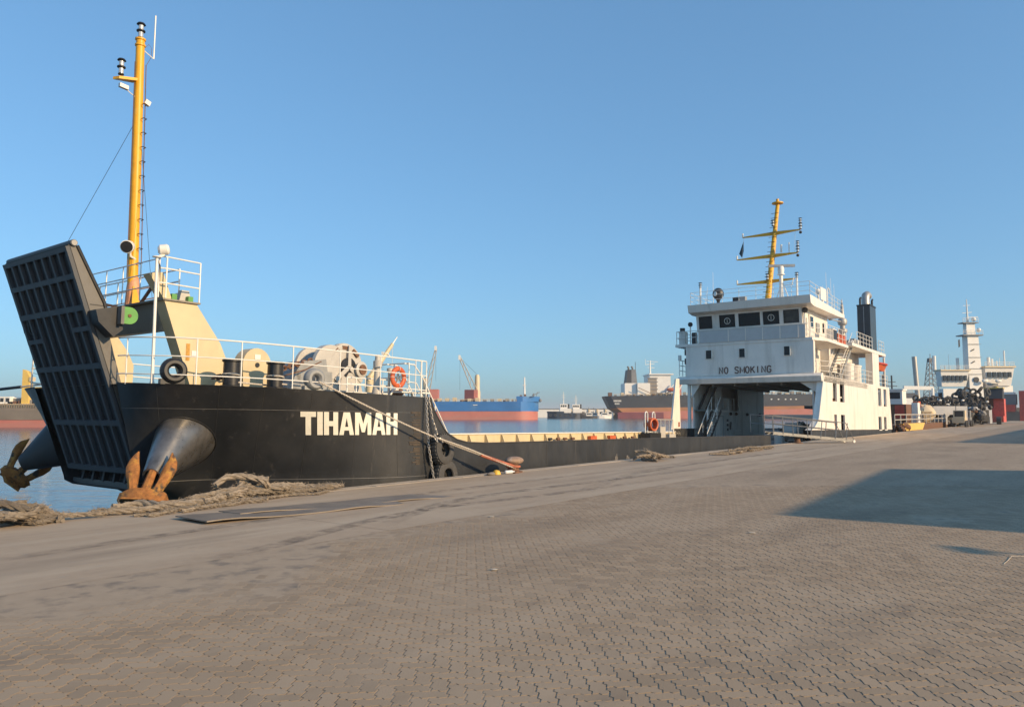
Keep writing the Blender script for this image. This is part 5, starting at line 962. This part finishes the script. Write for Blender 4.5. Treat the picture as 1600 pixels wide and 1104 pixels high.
for x in (68, 70.3): part(MB().path([(x, 440, 26.8), (x, 440, 28.2), (x-.7, 440, 28.8)], .55, 8), 'exhaust', black_m, f_)
part(MB().tube((72, 440, 26), (72, 440, 31.5), .15, 5), 'aerial', far_dark, f_)
part(MB().tube((81, 442, 24), (81, 442, 32.5), .5, 8, .3).beam((78.3, 442, 30), (83.5, 442, 30.6), .3, .3).beam((79, 442, 32), (85.5, 442, 31.7), .25, .25).beam((79.5, 442, 28.4), (83.5, 442, 28.2), .3, .3).tube((78.4, 442, 30), (78.2, 442, 33.4), .12, 5), 'mast', rail_w, bt)
part(MB().beam((88, 431, 13.5), (93, 431, 18.5), .5, .5).beam((94, 431, 12), (98, 431, 20), .5, .5).box((85, 431, 13), (93, 432, 13.4)), 'davit', far_white, bt); part(MB().ball((92, 431, 15), (4, 1.2, 1.2), 10, 6), 'lifeboat', orange, bt)
part(MB().beam((72, 430.6, 16.2), (79, 430.6, 13), .3, .3), 'stores_crane', brown, bt)
for k in range(46): x = 55+k*3.6; part(B((x, 431, 11.2+k*.036), (x+random.uniform(.8, 2.6), 434, 11.2+k*.036+random.uniform(.8, 2.2))), 'deck_fitting', random.choice([far_grey, far_dark, brown, far_white, far_cream]), bt)
part(MB().rail([(58, 430.3, 11.4), (228, 430.3, 13.2)], (.7, 1.3), 3, .08), 'railing', far_cream, bt)
for k in range(6): part(B((57.8+k*.75, 429.95, 8.2), (58.3+k*.75, 429.999, 9.1)), 'name_mark', rail_w, bt)
for k in range(4): part(B((58.4+k*.7, 429.95, 6.7), (58.9+k*.7, 429.999, 7.4)), 'port_mark', rail_w, bt)
for x in (147, 151, 155, 158, 161): part(B((x, 429.85, 9.3), (x+.9, 429.93, 9.9)), 'hull_mark', rail_w, bt)
part(B((139, 429.85, 7.6), (142.5, 429.93, 8.4)), 'hull_mark', rail_w, bt)
part(MB().beam((98, 440, 12), (98, 440, 22), 1, 1), 'crane_post', boot_red, bt)
# --- cargo ship at the left edge
ls = root('cargo_ship', 'brown hulled cargo ship with yellow crane at the left edge', 'ship', (-110, 166, -1.2))
part(B((-170, 158, -1.6), (-92, 176, .35)), 'boot_topping', boot_red, ls); part(B((-170.1, 157.9, .35), (-92, 176.1, 2.8)), 'hull', far_brown, ls); part(B((-170, 158.3, 2.8), (-92.2, 175, 3.7)), 'bulwark', far_cream, ls)
for k in range(30): part(B((-108+k*.5, 157.92, 2.85), (-107.9+k*.5, 158.28, 3.65)), 'bulwark_stay', far_brown, ls)
for x0, x1 in ((-101.2, -95.5), (-111, -104)): part(B((x0, 160, 3.7), (x1, 172, 4.8)), 'hatch_cover', far_grey, ls); part(B((x0-.1, 159.8, 4.8), (x1+.1, 172.2, 5.05)), 'hatch_lid', far_white, ls)
for x in (-107.2, -106): part(MB().box((x-.5, 159, 3.75), (x+.5, 161, 5.2)), 'deck_box', far_white, ls); part(B((x-.35, 158.95, 4.1), (x+.35, 158.99, 4.9)), 'opening', far_dark, ls)
cr_ = part(MB().prism([(-102.9, 158.6, 3.7), (-101.4, 158.6, 3.7), (-101.3, 158.6, 9.2), (-102.0, 158.6, 10.5), (-102.9, 158.6, 10.9)], (0, 1.2, 0)), 'crane_post', far_yellow, ls)
part(B((-101.4, 158.8, 6.7), (-94, 159.6, 7.2)), 'crane_jib', far_yellow, cr_); part(B((-101.3, 158.4, 8.4), (-100.7, 159.6, 9.3)), 'crane_cab', far_cream, cr_); part(MB().tube((-101.8, 159.2, 10.4), (-95, 159.2, 8.4), .05, 4), 'crane_wire', far_dark, cr_)
part(MB().tube((-97.4, 158.9, 3.7), (-97.4, 158.9, 10.4), .4, 10).ball((-97.4, 158.9, 10.6), .4, 8, 6), 'mast_post', far_white, ls)
for k in range(9): part(B((-106+k*1.1, 159, 3.7), (-105.5+k*1.1, 160, 3.7+random.uniform(.3, 1))), 'deck_fitting', random.choice([far_cream, brown, far_grey]), ls)
# --- tugs
def tug(x, y, L_, hm_, label, mz, bowd=-1):
    t = root('tug', label, 'tug', (x, y, -1.2), WORLD, 'tugs at the breakwater'); part(hullshape(MB(), x-L_/2, x+L_/2, y, 4, -1.5, 1.9, 5, 3, bowd), 'hull', hm_, t); part(hullshape(MB(), x-L_/2-.3, x, y, 4.2, 1.9, 2.7, 5, 0, bowd), 'bow_bulwark', hm_, t)
    part(B((x-L_*.12, y-2.6, 1.9), (x+L_*.22, y+2.6, 4.2)), 'deckhouse', far_white, t); w = part(MB().prism([(x-1.9, y-2, 4.2), (x+1.9, y-2, 4.2), (x+2.2, y-2, 6.7), (x-2.2, y-2, 6.7)], (0, 4, 0)), 'wheelhouse', far_white, t)
    for k in range(3): part(B((x-1.6+k*1.15, y-2.05, 5.1), (x-.8+k*1.15, y-2.0, 6.2)), 'window', far_glass, t)
    part(MB().tube((x, y, 6.7), (x, y, mz), .28, 6, .15).beam((x-1.2, y, mz-2), (x+1.2, y, mz-2), .15, .15).beam((x-1, y, mz-3.2), (x+1, y, mz-3.2), .2, .2), 'mast', rail_w, t)
    part(MB().tube((x+2.8, y, 4.2), (x+2.8, y, 6.8), .5, 8), 'funnel', far_dark, t)
    for k in range(6): part(MB().torus((x-L_/2+1.5+k*L_/6.5, y-4.05, .6), (0, 1, 0), .55, .22, 10, 6), 'tyre', rubber, t)
tug(28.6, 420, 18, mat('tug_navy', (.02, .035, .06), .5), 'navy blue tug with white wheelhouse beside the blue carrier', 13.6); tug(36.6, 434, 15, far_black, 'smaller tug with short white mast behind the navy one', 12.2, 1)
for i, (x, y, L_, m_, lab) in enumerate(((43, 425, 10, far_dark, 'low dark workboat lying right of the tugs'), (47.5, 440, 9, far_white, 'small white launch between tugs and tanker'), (52.5, 432, 8, far_white, 'small white launch just under the tanker stern'))):
    t = root('workboat', lab, 'boat', (x, y, -1.2), WORLD, 'small boats by the breakwater'); part(hullshape(MB(), x-L_/2, x+L_/2, y, 1.7, -1.4, .2, 4, 1), 'hull', m_, t); part(B((x-1.5, y-1.2, .2), (x+2, y+1.2, 2.0)), 'cabin', far_white, t); part(B((x-1.2, y-1.25, .9), (x+1.6, y-1.2, 1.6)), 'window', far_glass, t); part(MB().tube((x, y, 2), (x, y, 5), .08, 5), 'mast', far_dark, t)
bwk = struct(MB().prism([(-300, 560, -1.3), (-300, 566, 3.4), (-300, 576, 3.4), (-300, 590, -1.3)], (900, 0, 0)), 'breakwater', mat('breakwater_stone', (.32, .29, .25), .9, var=.25, scale=.3, bump=.5, bscale=.6))
wh = root('warehouse', 'low pale terminal shed on the breakwater between tugs and tanker', 'building', (50, 540, -1.2)); part(B((15, 538, -1.3), (100, 552, 4.6)), 'wall', far_white, wh); part(B((14.5, 537.5, 4.6), (100.5, 552.5, 5.0)), 'roof', far_grey, wh)
for k in range(16): part(B((40+k*3.2, 537.9, 1.2), (42+k*3.2, 537.99, 2.6)), 'window', far_glass, wh)
for k in range(9): part(B((42+k*6, 537.4, -1.3), (43+k*6, 537.9, 4.6)), 'pier', far_cream, wh)
# --- cluster beyond the stern
yb = root('work_barge', 'yellow sided barge moored directly behind the landing craft stern', 'barge', tuple(QUAY @ V((88, 15, -1.2))))
def qb(u0, v0, w0, u1, v1, w1): k = B((u0, v0, w0), (u1, v1, w1)); k.v = [tuple(QUAY @ V(p)) for p in k.v]; return k
def qm(k): k.v = [tuple(QUAY @ V(p)) for p in k.v]; return k
part(qm(MB().prism([(80.5, 14.25, .72), (92.5, 14.25, .72), (91, 14.25, .02), (82, 14.25, .02)], (0, .6, 0))), 'side_plate', far_yellow, yb, smooth=False); part(qb(80, 14.9, -1.5, 118, 24, .6), 'hull', brown, yb)
part(qm(MB().rail([(80, 14.9, .6), (118, 14.9, .6)], (.5, 1.0), 3, .05)), 'railing', mach_cream, yb)
for k in range(12): part(qm(lump((80+k*.35, 14.3+.2*(k % 3), .2+.12*(k % 4)), .28, k)), 'fender_bundle', brown, yb)
for k in range(46):
    u = 94+random.random()*26; v = 15.2+random.random()*7; z0 = .6; hh = random.uniform(.4, 2.6); m_ = random.choice([far_dark, far_dark, far_grey, brown, far_cream, rubber, steel, orange, far_white]); t_ = random.random()
    if t_ < .4: part(qb(u, v, z0, u+random.uniform(.5, 2), v+random.uniform(.4, 1.2), z0+hh), 'deck_box', m_, yb)
    elif t_ < .7: part(qm(MB().tube((u, v, z0), (u+random.gauss(0, .6), v+random.gauss(0, .6), z0+hh*1.6), random.uniform(.05, .18), 7)), 'deck_post', m_, yb)
    else: part(qm(lump((u, v, z0+hh*.4), hh*.45, k)), 'deck_heap', m_, yb)
bx = root('deck_container', 'rust red deck box with a pale cabin on top behind the craft stern', 'container', tuple(QUAY @ V((92, 17, .6)))); part(qb(90, 15.6, .6, 93, 18.5, 2.7), 'box', brown, bx); part(qb(89.97, 15.8, 1.2, 90, 16.7, 2.6), 'red_panel', red_p, bx); part(qb(90.4, 16, 2.7, 92.6, 17.9, 4.2), 'cabin', far_white, bx); part(qb(90.38, 16.2, 3.3, 90.4, 17.7, 4.0), 'window', far_glass, bx); part(qb(90.3, 15.9, 4.2, 92.7, 18, 4.35), 'cabin_roof', far_white, bx)
def housing(x, y, lab, wd_=3.0, top=2.65):
    t = root('engine_housing', lab, 'machine', (x, y, 0), WORLD, 'grey housings standing behind the stern'); hg = mat('housing_grey', (.5, .5, .5), .5, var=.1, scale=1, dirt=(GRIME, .6, .8, (1, 1, 2)))
    part(MB().prism([(x, y, 1.55), (x+wd_, y, 1.55), (x+wd_, y, top), (x, y, top)], (0, 2.6, 0)), 'front_panel', hg, t, smooth=False)
    for a_ in (0, wd_-.35): part(B((x+a_, y+.003, .25), (x+a_+.35, y+2.6, 1.548)), 'side_post', hg, t)
    for a_ in (.35, wd_-.7): part(MB().prism([(x+a_ + (0 if a_ < 1 else .35), y+.004, 1.548), (x+a_+.35*(1 if a_ < 1 else 0), y+.004, 1.548), (x+a_ + (0 if a_ < 1 else .35), y+.004, 1.2)], (0, .4, 0)), 'arch_corner', hg, t)
    part(B((x+.36, y+.6, .25), (x+wd_-.36, y+2.5, 1.54)), 'engine_bay', far_dark, t)
    for k in range(6): part(lump((x+.55+k*(wd_-1)/5, y+.35, .55+.35*random.random()), (.28, .3, .26), k+x), 'engine_part', random.choice([far_grey, far_dark, steel, mach_cream]), t)
    part(B((x+wd_*.5-.03, y-.03, .3), (x+wd_*.5+.03, y-.001, top)), 'panel_seam', far_grey, t)
    for k in range(12): part(MB().torus((x+.2+random.random()*(wd_-.4), y+.3+random.random()*1.5, top+.2+random.random()*.9), (random.gauss(0, .6), 1, random.gauss(0, .5)), .34, .13, 14, 6), 'stored_tyre', rubber, t)
    part(MB().path([(x+.1+k*wd_/7, y+.2+.2*math.sin(k*2.), top+.3+.35*math.sin(k*1.7)) for k in range(8)], .07, 6), 'hose', black_m, t)
    part(MB().ball((x+wd_*.8, y-.1, top+.75), (.22, .15, .13), 8, 6), 'work_light', rail_w, t)
housing(53.0, 98, 'left grey machine housing with tyres on top behind the stern'); housing(56.3, 98.6, 'middle grey machine housing with tyres on top'); housing(66.5, 110, 'right grey machine housing beside the biggest tyre heap', 3.2)
for x_, y_ in ((59.5, 99), (65.9, 110)): pass
tp_ = root('tyre_heap', 'tall heap of black tyres and hoses between the grey housings', 'tyres', (69, 112, 2))
for k in range(34): part(MB().torus((66.4+random.random()*4.4, 112+random.random()*2, 2.9+random.random()*2.4*(1-.3*abs(k % 5-2)/2)), (random.gauss(0, 1), random.gauss(0, 1), random.gauss(0, .6)), .45, .17, 14, 6), 'tyre', rubber, tp_)
part(B((66.2, 112.2, .6), (70.9, 115, 3.0)), 'rack', far_dark, tp_); part(B((61, 104, .6), (65.5, 106, 2.2)), 'lower_rack', far_dark, tp_)
for k in range(14): part(lump((60.5+random.random()*5.2, 103+random.random(), 1.2+random.random()*1.6), random.uniform(.3, .6), k), 'hose_bundle', random.choice([rubber, far_dark, far_grey, brown]), tp_)
for i, (u, v, m_, lab) in enumerate(((110, 13.2, far_cream, 'pale small tractor parked on the quay before the grey housings'), (116, 13.3, far_grey, 'grey small tractor parked beside the pale one'))):
    t = root('small_tractor', lab, 'vehicle', tuple(QUAY @ V((u, v, 0))), WORLD, 'vehicles parked on the far quay'); part(qb(u, v-.7, .5, u+2.4, v+.7, 1.2), 'body', m_, t); part(qb(u+.8, v-.65, 1.2, u+2.2, v+.65, 2.1), 'cab', m_, t); part(qb(u+.79, v-.5, 1.3, u+.8, v+.5, 2.0), 'windscreen', far_glass, t)
    for a_ in (.4, 2.0):
        for b_ in (-.75, .75): part(qm(MB().tube((u+a_, v+b_-.12, .42), (u+a_, v+b_+.12, .42), .42, 14)), 'wheel', rubber, t)
fk = root('reach_truck', 'red dock machine with open frame standing at the far quay edge', 'machine', tuple(QUAY @ V((140, 12.4, 0)))); RM = mat('machine_red', (.6, .1, .07), .5)
part(qb(139, 10.6, .35, 144, 14.3, 1.3), 'chassis', RM, fk); part(qb(141, 10.6, 1.3, 144, 12.0, 4.0), 'counterweight', RM, fk); part(qb(141.5, 12, 1.3, 144, 12.9, 2.6), 'step', RM, fk); part(qb(142, 12.1, 1.3, 143.9, 14, 4.1), 'engine_case', brown, fk); part(qb(139.2, 13.9, 1.3, 139.6, 14.3, 4), 'mast_post', far_cream, fk); part(qm(MB().prism([(140, 10.7, 4.0), (143.5, 10.7, 4.0), (143, 10.7, 5.6), (141, 10.7, 5.6)], (0, 2.2, 0))), 'cab', far_dark, fk); part(qb(140.8, 10.6, 5.6, 143.6, 13.2, 5.75), 'cab_roof', far_yellow, fk)
for a_ in (11.2, 13.6): part(qm(MB().tube((138.9, a_-.3, .6), (138.9, a_+.3, .6), .6, 16)), 'wheel', rubber, fk)
r9 = root('red_gantry', 'tall red frame at the right edge of the picture on the far quay', 'machine', tuple(QUAY @ V((158, 11, 0)))); part(qb(157, 8.4, .4, 160, 9.6, 5.6), 'column', RM, r9); part(qb(157, 10.2, 2.0, 160, 12.6, 3.2), 'beam', RM, r9); part(qb(157.2, 10, 3.2, 159.5, 13.5, 5.0), 'cab', far_grey, r9); part(qb(157.1, 9.6, .4, 160, 12.5, 2), 'base', far_brown, r9); part(qb(157, 10.2, 5.0, 160, 14, 5.4), 'roof', far_white, r9)
# offshore vessel
ov = root('offshore_vessel', 'white offshore vessel with tall mast tower at the right edge', 'ship', (124, 205, -1.2))
part(B((114, 200.6, -1.5), (134.5, 206, 3.2)), 'hull', far_dark, ov); part(B((115, 202, 3.2), (134, 206, 7.2)), 'lower_house', far_white, ov)
def wheelh(x0, x1, z0, z1, nw, m_=far_white):
    k = part(MB().prism([(x0+.6, 201, z0), (x1-.6, 201, z0), (x1, 200.2, z1), (x0, 200.2, z1)], (0, 2.4, 0)), 'wheelhouse', m_, ov); dx = (x1-x0-1)/nw
    for i in range(nw): part(B((x0+.6+i*dx, 200.0, z1-2.6), (x0+.6+i*dx+dx*.6, 200.35, z1-1.2)), 'window', far_glass, k)
    part(B((x0-.2, 199.8, z1), (x1+.2, 203.2, z1+.4)), 'wheelhouse_roof', far_cream, k); part(MB().rail([(x0, 200.2, z1+.4), (x1, 200.2, z1+.4)], (.5, 1.0), 1.3, .06), 'railing', rail_w, k)
wheelh(113.8, 121.4, 8.8, 12.9, 6); wheelh(125.6, 133.4, 9.0, 13.8, 5)
part(B((115, 201.5, 3.2), (123, 204, 8.2)), 'house_front', far_white, ov); part(B((127, 201.5, 4), (133.6, 204, 9.0)), 'house_front', far_white, ov)
tw = part(MB().prism([(121.5, 200.5, 3), (125.3, 200.5, 3), (124.4, 200.5, 22.6), (121.5, 200.5, 22.6)], (0, 2.4, 0)), 'mast_tower', far_white, ov); part(B((120.1, 199.9, 22.3), (125.4, 203.4, 22.6)), 'tower_platform', far_grey, tw); part(MB().rail([(120.1, 200, 22.6), (125.4, 200, 22.6)], (.6, 1.1), 1, .05), 'platform_rail', rail_w, tw)
part(MB().prism([(121.6, 201, 22.6), (124.1, 201, 22.6), (123.9, 201, 25.7), (121.7, 201, 25.7)], (0, 1.6, 0)), 'upper_tower', far_white, tw); part(B((120.5, 200.4, 25.7), (124.6, 203, 25.95)), 'upper_platform', far_grey, tw); part(MB().rail([(120.5, 200.5, 25.95), (124.6, 200.5, 25.95)], (.6, 1.1), .8, .05), 'platform_rail', rail_w, tw)
part(MB().tube((122.6, 202, 25.9), (122.6, 202, 32.3), .3, 8, .1).beam((121.3, 202, 28.6), (123.9, 202, 28.8), .12, .12).beam((121.6, 202, 30.6), (123.5, 202, 30.7), .1, .1).beam((122.4, 202, 27.4), (125.5, 202, 27.6), .12, .12), 'mast_pole', rail_w, tw); part(MB().ball((124.9, 201, 23.9), .55, 10, 8), 'radome', rail_w, tw); part(MB().ball((123.7, 201, 26.8), .6, 10, 8), 'radome', rail_w, tw)
part(MB().tube((123.2, 200.4, 10.6), (123.2, 200.2, 10.6), .7, 16), 'dark_port', far_dark, tw)
for z in (15, 18.2): part(MB().beam((122.2, 200.4, z), (123.1, 200.4, z+.5), .1, .25), 'tower_mark', far_dark, tw)
for z in (12, 13.5, 16.5, 20): part(B((121.4, 200.3, z), (125, 200.49, z+.08)), 'tower_band', far_grey, tw)
part(MB().prism([(119.2, 200.8, 21.2), (119.6, 200.8, 21.4), (119.6, 200.8, 19.4), (119.2, 200.8, 19.2)], (0, .1, 0)), 'flag', far_dark, tw)
for x, z0, z1, r_ in ((114.3, 12.9, 17.2, .45), (120.6, 12.9, 16.6, .4), (129, 13.8, 16.8, .4), (130, 13.8, 16.4, .25), (133.3, 9, 18.6, .2), (117, 13.2, 14.6, .1), (125.8, 13.8, 15.4, .12), (131.2, 13.8, 15.8, .16), (118.2, 13.2, 17.5, .05), (132, 13.8, 16.6, .06)): part(MB().tube((x, 204, z0), (x, 204, z1), r_, 8), 'mast_post', far_white if r_ < .5 else far_grey, ov)
part(B((125.6, 200.4, 4), (129, 203, 9.6)), 'deck_crane_house', far_grey, ov); part(MB().tube((128.3, 200, 3), (128.3, 200, 8.8), .35, 8), 'crane_post', far_yellow, ov)
for x in (125, 128.5): part(MB().ball((x, 199.5, 10.2), (.9, .5, .5), 8, 6), 'work_light', rail_w, ov)
# stack, lattice tower, boom, small vessels
sk = root('steel_stack', 'tall plain steel pipe rising behind the deck boxes', 'chimney', (97, 180, -1)); part(MB().tube((96.9, 180, -1), (96.1, 180, 15.2), .55, 16), 'pipe', steel, sk)
lt = root('lattice_tower', 'small lattice tower standing right of the steel pipe', 'tower', (120, 218, 0)); k = MB(); 
for sx_ in (-1, 1):
    for sy_ in (-1, 1): k.tube((121+sx_*1.8, 218+sy_*1.8, 4), (121+sx_*.5, 218+sy_*.5, 17.5), .12, 5)
for i in range(9):
    for (ax_, ay_), (bx_, by_) in (((-1, -1), (1, -1)), ((1, -1), (1, 1)), ((1, 1), (-1, 1)), ((-1, 1), (-1, -1))):
        s0, s1 = 1.8-1.3*i/9, 1.8-1.3*(i+1)/9; z0, z1 = 4+1.5*i, 5.5+1.5*i
        k.tube((121+ax_*s0, 218+ay_*s0, z0), (121+bx_*s1, 218+by_*s1, z1), .07, 4).tube((121+bx_*s0, 218+by_*s0, z0), (121+ax_*s0, 218+ay_*s0, z0), .07, 4)
part(k, 'lattice', far_grey, lt); part(MB().tube((121, 218, 17.5), (121, 218, 18.8), .1, 5).box((120.5, 217.5, 16.4), (121.5, 218.5, 17.6)), 'tower_top', far_grey, lt)
cb = root('crane_boat', 'white boom crane vessel lying behind the deck boxes', 'boat', (95, 165, -1.2)); part(B((78, 165, -1.4), (100, 172, 1.5)), 'hull', mat('navy_hull', (.03, .05, .08), .5), cb); part(B((83, 166, 1.5), (88, 170, 5)), 'deckhouse', far_white, cb); part(MB().beam((86, 166, 7.3), (92.5, 166, 7.2), .5, .8).tube((92.3, 166, 1.5), (92.3, 166, 7.2), .4, 8), 'boom', far_white, cb)
for k in range(8): part(lump((88+k*1.4, 166, 2.2+random.random()), .9, k), 'deck_gear', random.choice([far_grey, far_cream, brown, far_white]), cb)
for i, (x, y, lab) in enumerate(((88.5, 172, 'distant grey patrol boat mast right of the craft stern'), (84.5, 168, 'small white vessel peeping out beside the craft stern'))):
    t = root('small_vessel', lab, 'boat', (x, y, -1.2), WORLD, 'vessels beyond the stern'); part(hullshape(MB(), x-6, x+6, y+4, 2.4, -1.4, 1.6, 4, 1), 'hull', far_grey, t); part(B((x-2, y+2, 1.6), (x+2, y+6, 4.6)), 'deckhouse', far_white, t); part(MB().tube((x, y+4, 4.6), (x, y+4, 10.5), .18, 6).beam((x-1.2, y+4, 8), (x+1.2, y+4, 8), .15, .15).beam((x-.9, y+4, 9), (x+.9, y+4, 9), .15, .15), 'mast', far_dark, t)
# far shore quay at the right, low
struct(B((140, 300, -1.3), (900, 420, .9)), 'far_shore', mat('shore', (.28, .25, .21), .9))
hz = bpy.data.materials.new('harbour_haze'); hz.use_nodes = True; hn = hz.node_tree.nodes; hn.remove(hn['Principled BSDF'])
pv = hn.new('ShaderNodeVolumePrincipled'); pv.inputs['Color'].default_value = (.96, .98, 1, 1); pv.inputs['Density'].default_value = .00028; pv.inputs['Anisotropy'].default_value = .1
hz.node_tree.links.new(pv.outputs[0], hn['Material Output'].inputs['Volume'])
thing(B((-12500, -2500, -8), (12500, 14500, 46)), 'haze', hz, None, None, (0, 0, 0), kind='stuff', smooth=False)
# ---- sheds on the yard behind the camera's right shoulder: they cast the shadows seen on the paving
SH = V((sv.x, sv.y, 0)).normalized()/math.tan(R(SUN_EL))
shed_m = mat('shed_wall', (.5, .47, .42), .8, var=.08, scale=.5); roof_m = mat('shed_roof', (.3, .3, .3), .6)
def shed(poly, H, label):
    P = [(x + SH.x*H, y + SH.y*H) for x, y in poly]; c = (sum(p[0] for p in P)/len(P), sum(p[1] for p in P)/len(P))
    t = root('yard_shed', label, 'building', (c[0], c[1], 0), WORLD, 'sheds beside the yard'); part(MB().prism([(x, y, 0) for x, y in P], (0, 0, H-.15)), 'wall', shed_m, t, smooth=False); part(MB().prism([(x, y, H-.149) for x, y in P], (0, 0, .149)), 'roof', roof_m, t, smooth=False)
    q = V(P[0]).lerp(V(P[1]), .4); q2 = V(P[0]).lerp(V(P[1]), .6); nn = V((-(q2-q).y, (q2-q).x)).normalized()*.05; part(MB().prism([(q.x, q.y, .02), (q2.x, q2.y, .02), (q2.x, q2.y, H*.6), (q.x, q.y, H*.6)], (nn.x, nn.y, 0)), 'shed_door', grey_mach, t, smooth=False)
shed([(4.58, 13.21), (11.8, 24.02), (26, 21.5), (18.8, 4.0)], 7.0, 'pale yard shed right of the camera, seen by its shadow')
shed([(26.33, 45.31), (60, 88), (110, 88), (80, 38)], 9.0, 'larger pale yard shed farther along the quay, seen by its shadow')
lp = root('lamp_post', 'steel lamp post right of the camera, seen by its thin shadow', 'lamp post', (5.85+SH.x*6, 9.89+SH.y*6, 0)); part(MB().tube((5.85+SH.x*6, 9.89+SH.y*6, 0), (5.85+SH.x*6, 9.89+SH.y*6, 6), .06, 10, .04), 'post', steel, lp); part(MB().box((5.75+SH.x*6, 9.6+SH.y*6, 5.95), (5.95+SH.x*6, 10.1+SH.y*6, 6.05)), 'lamp_head', grey_mach, lp)
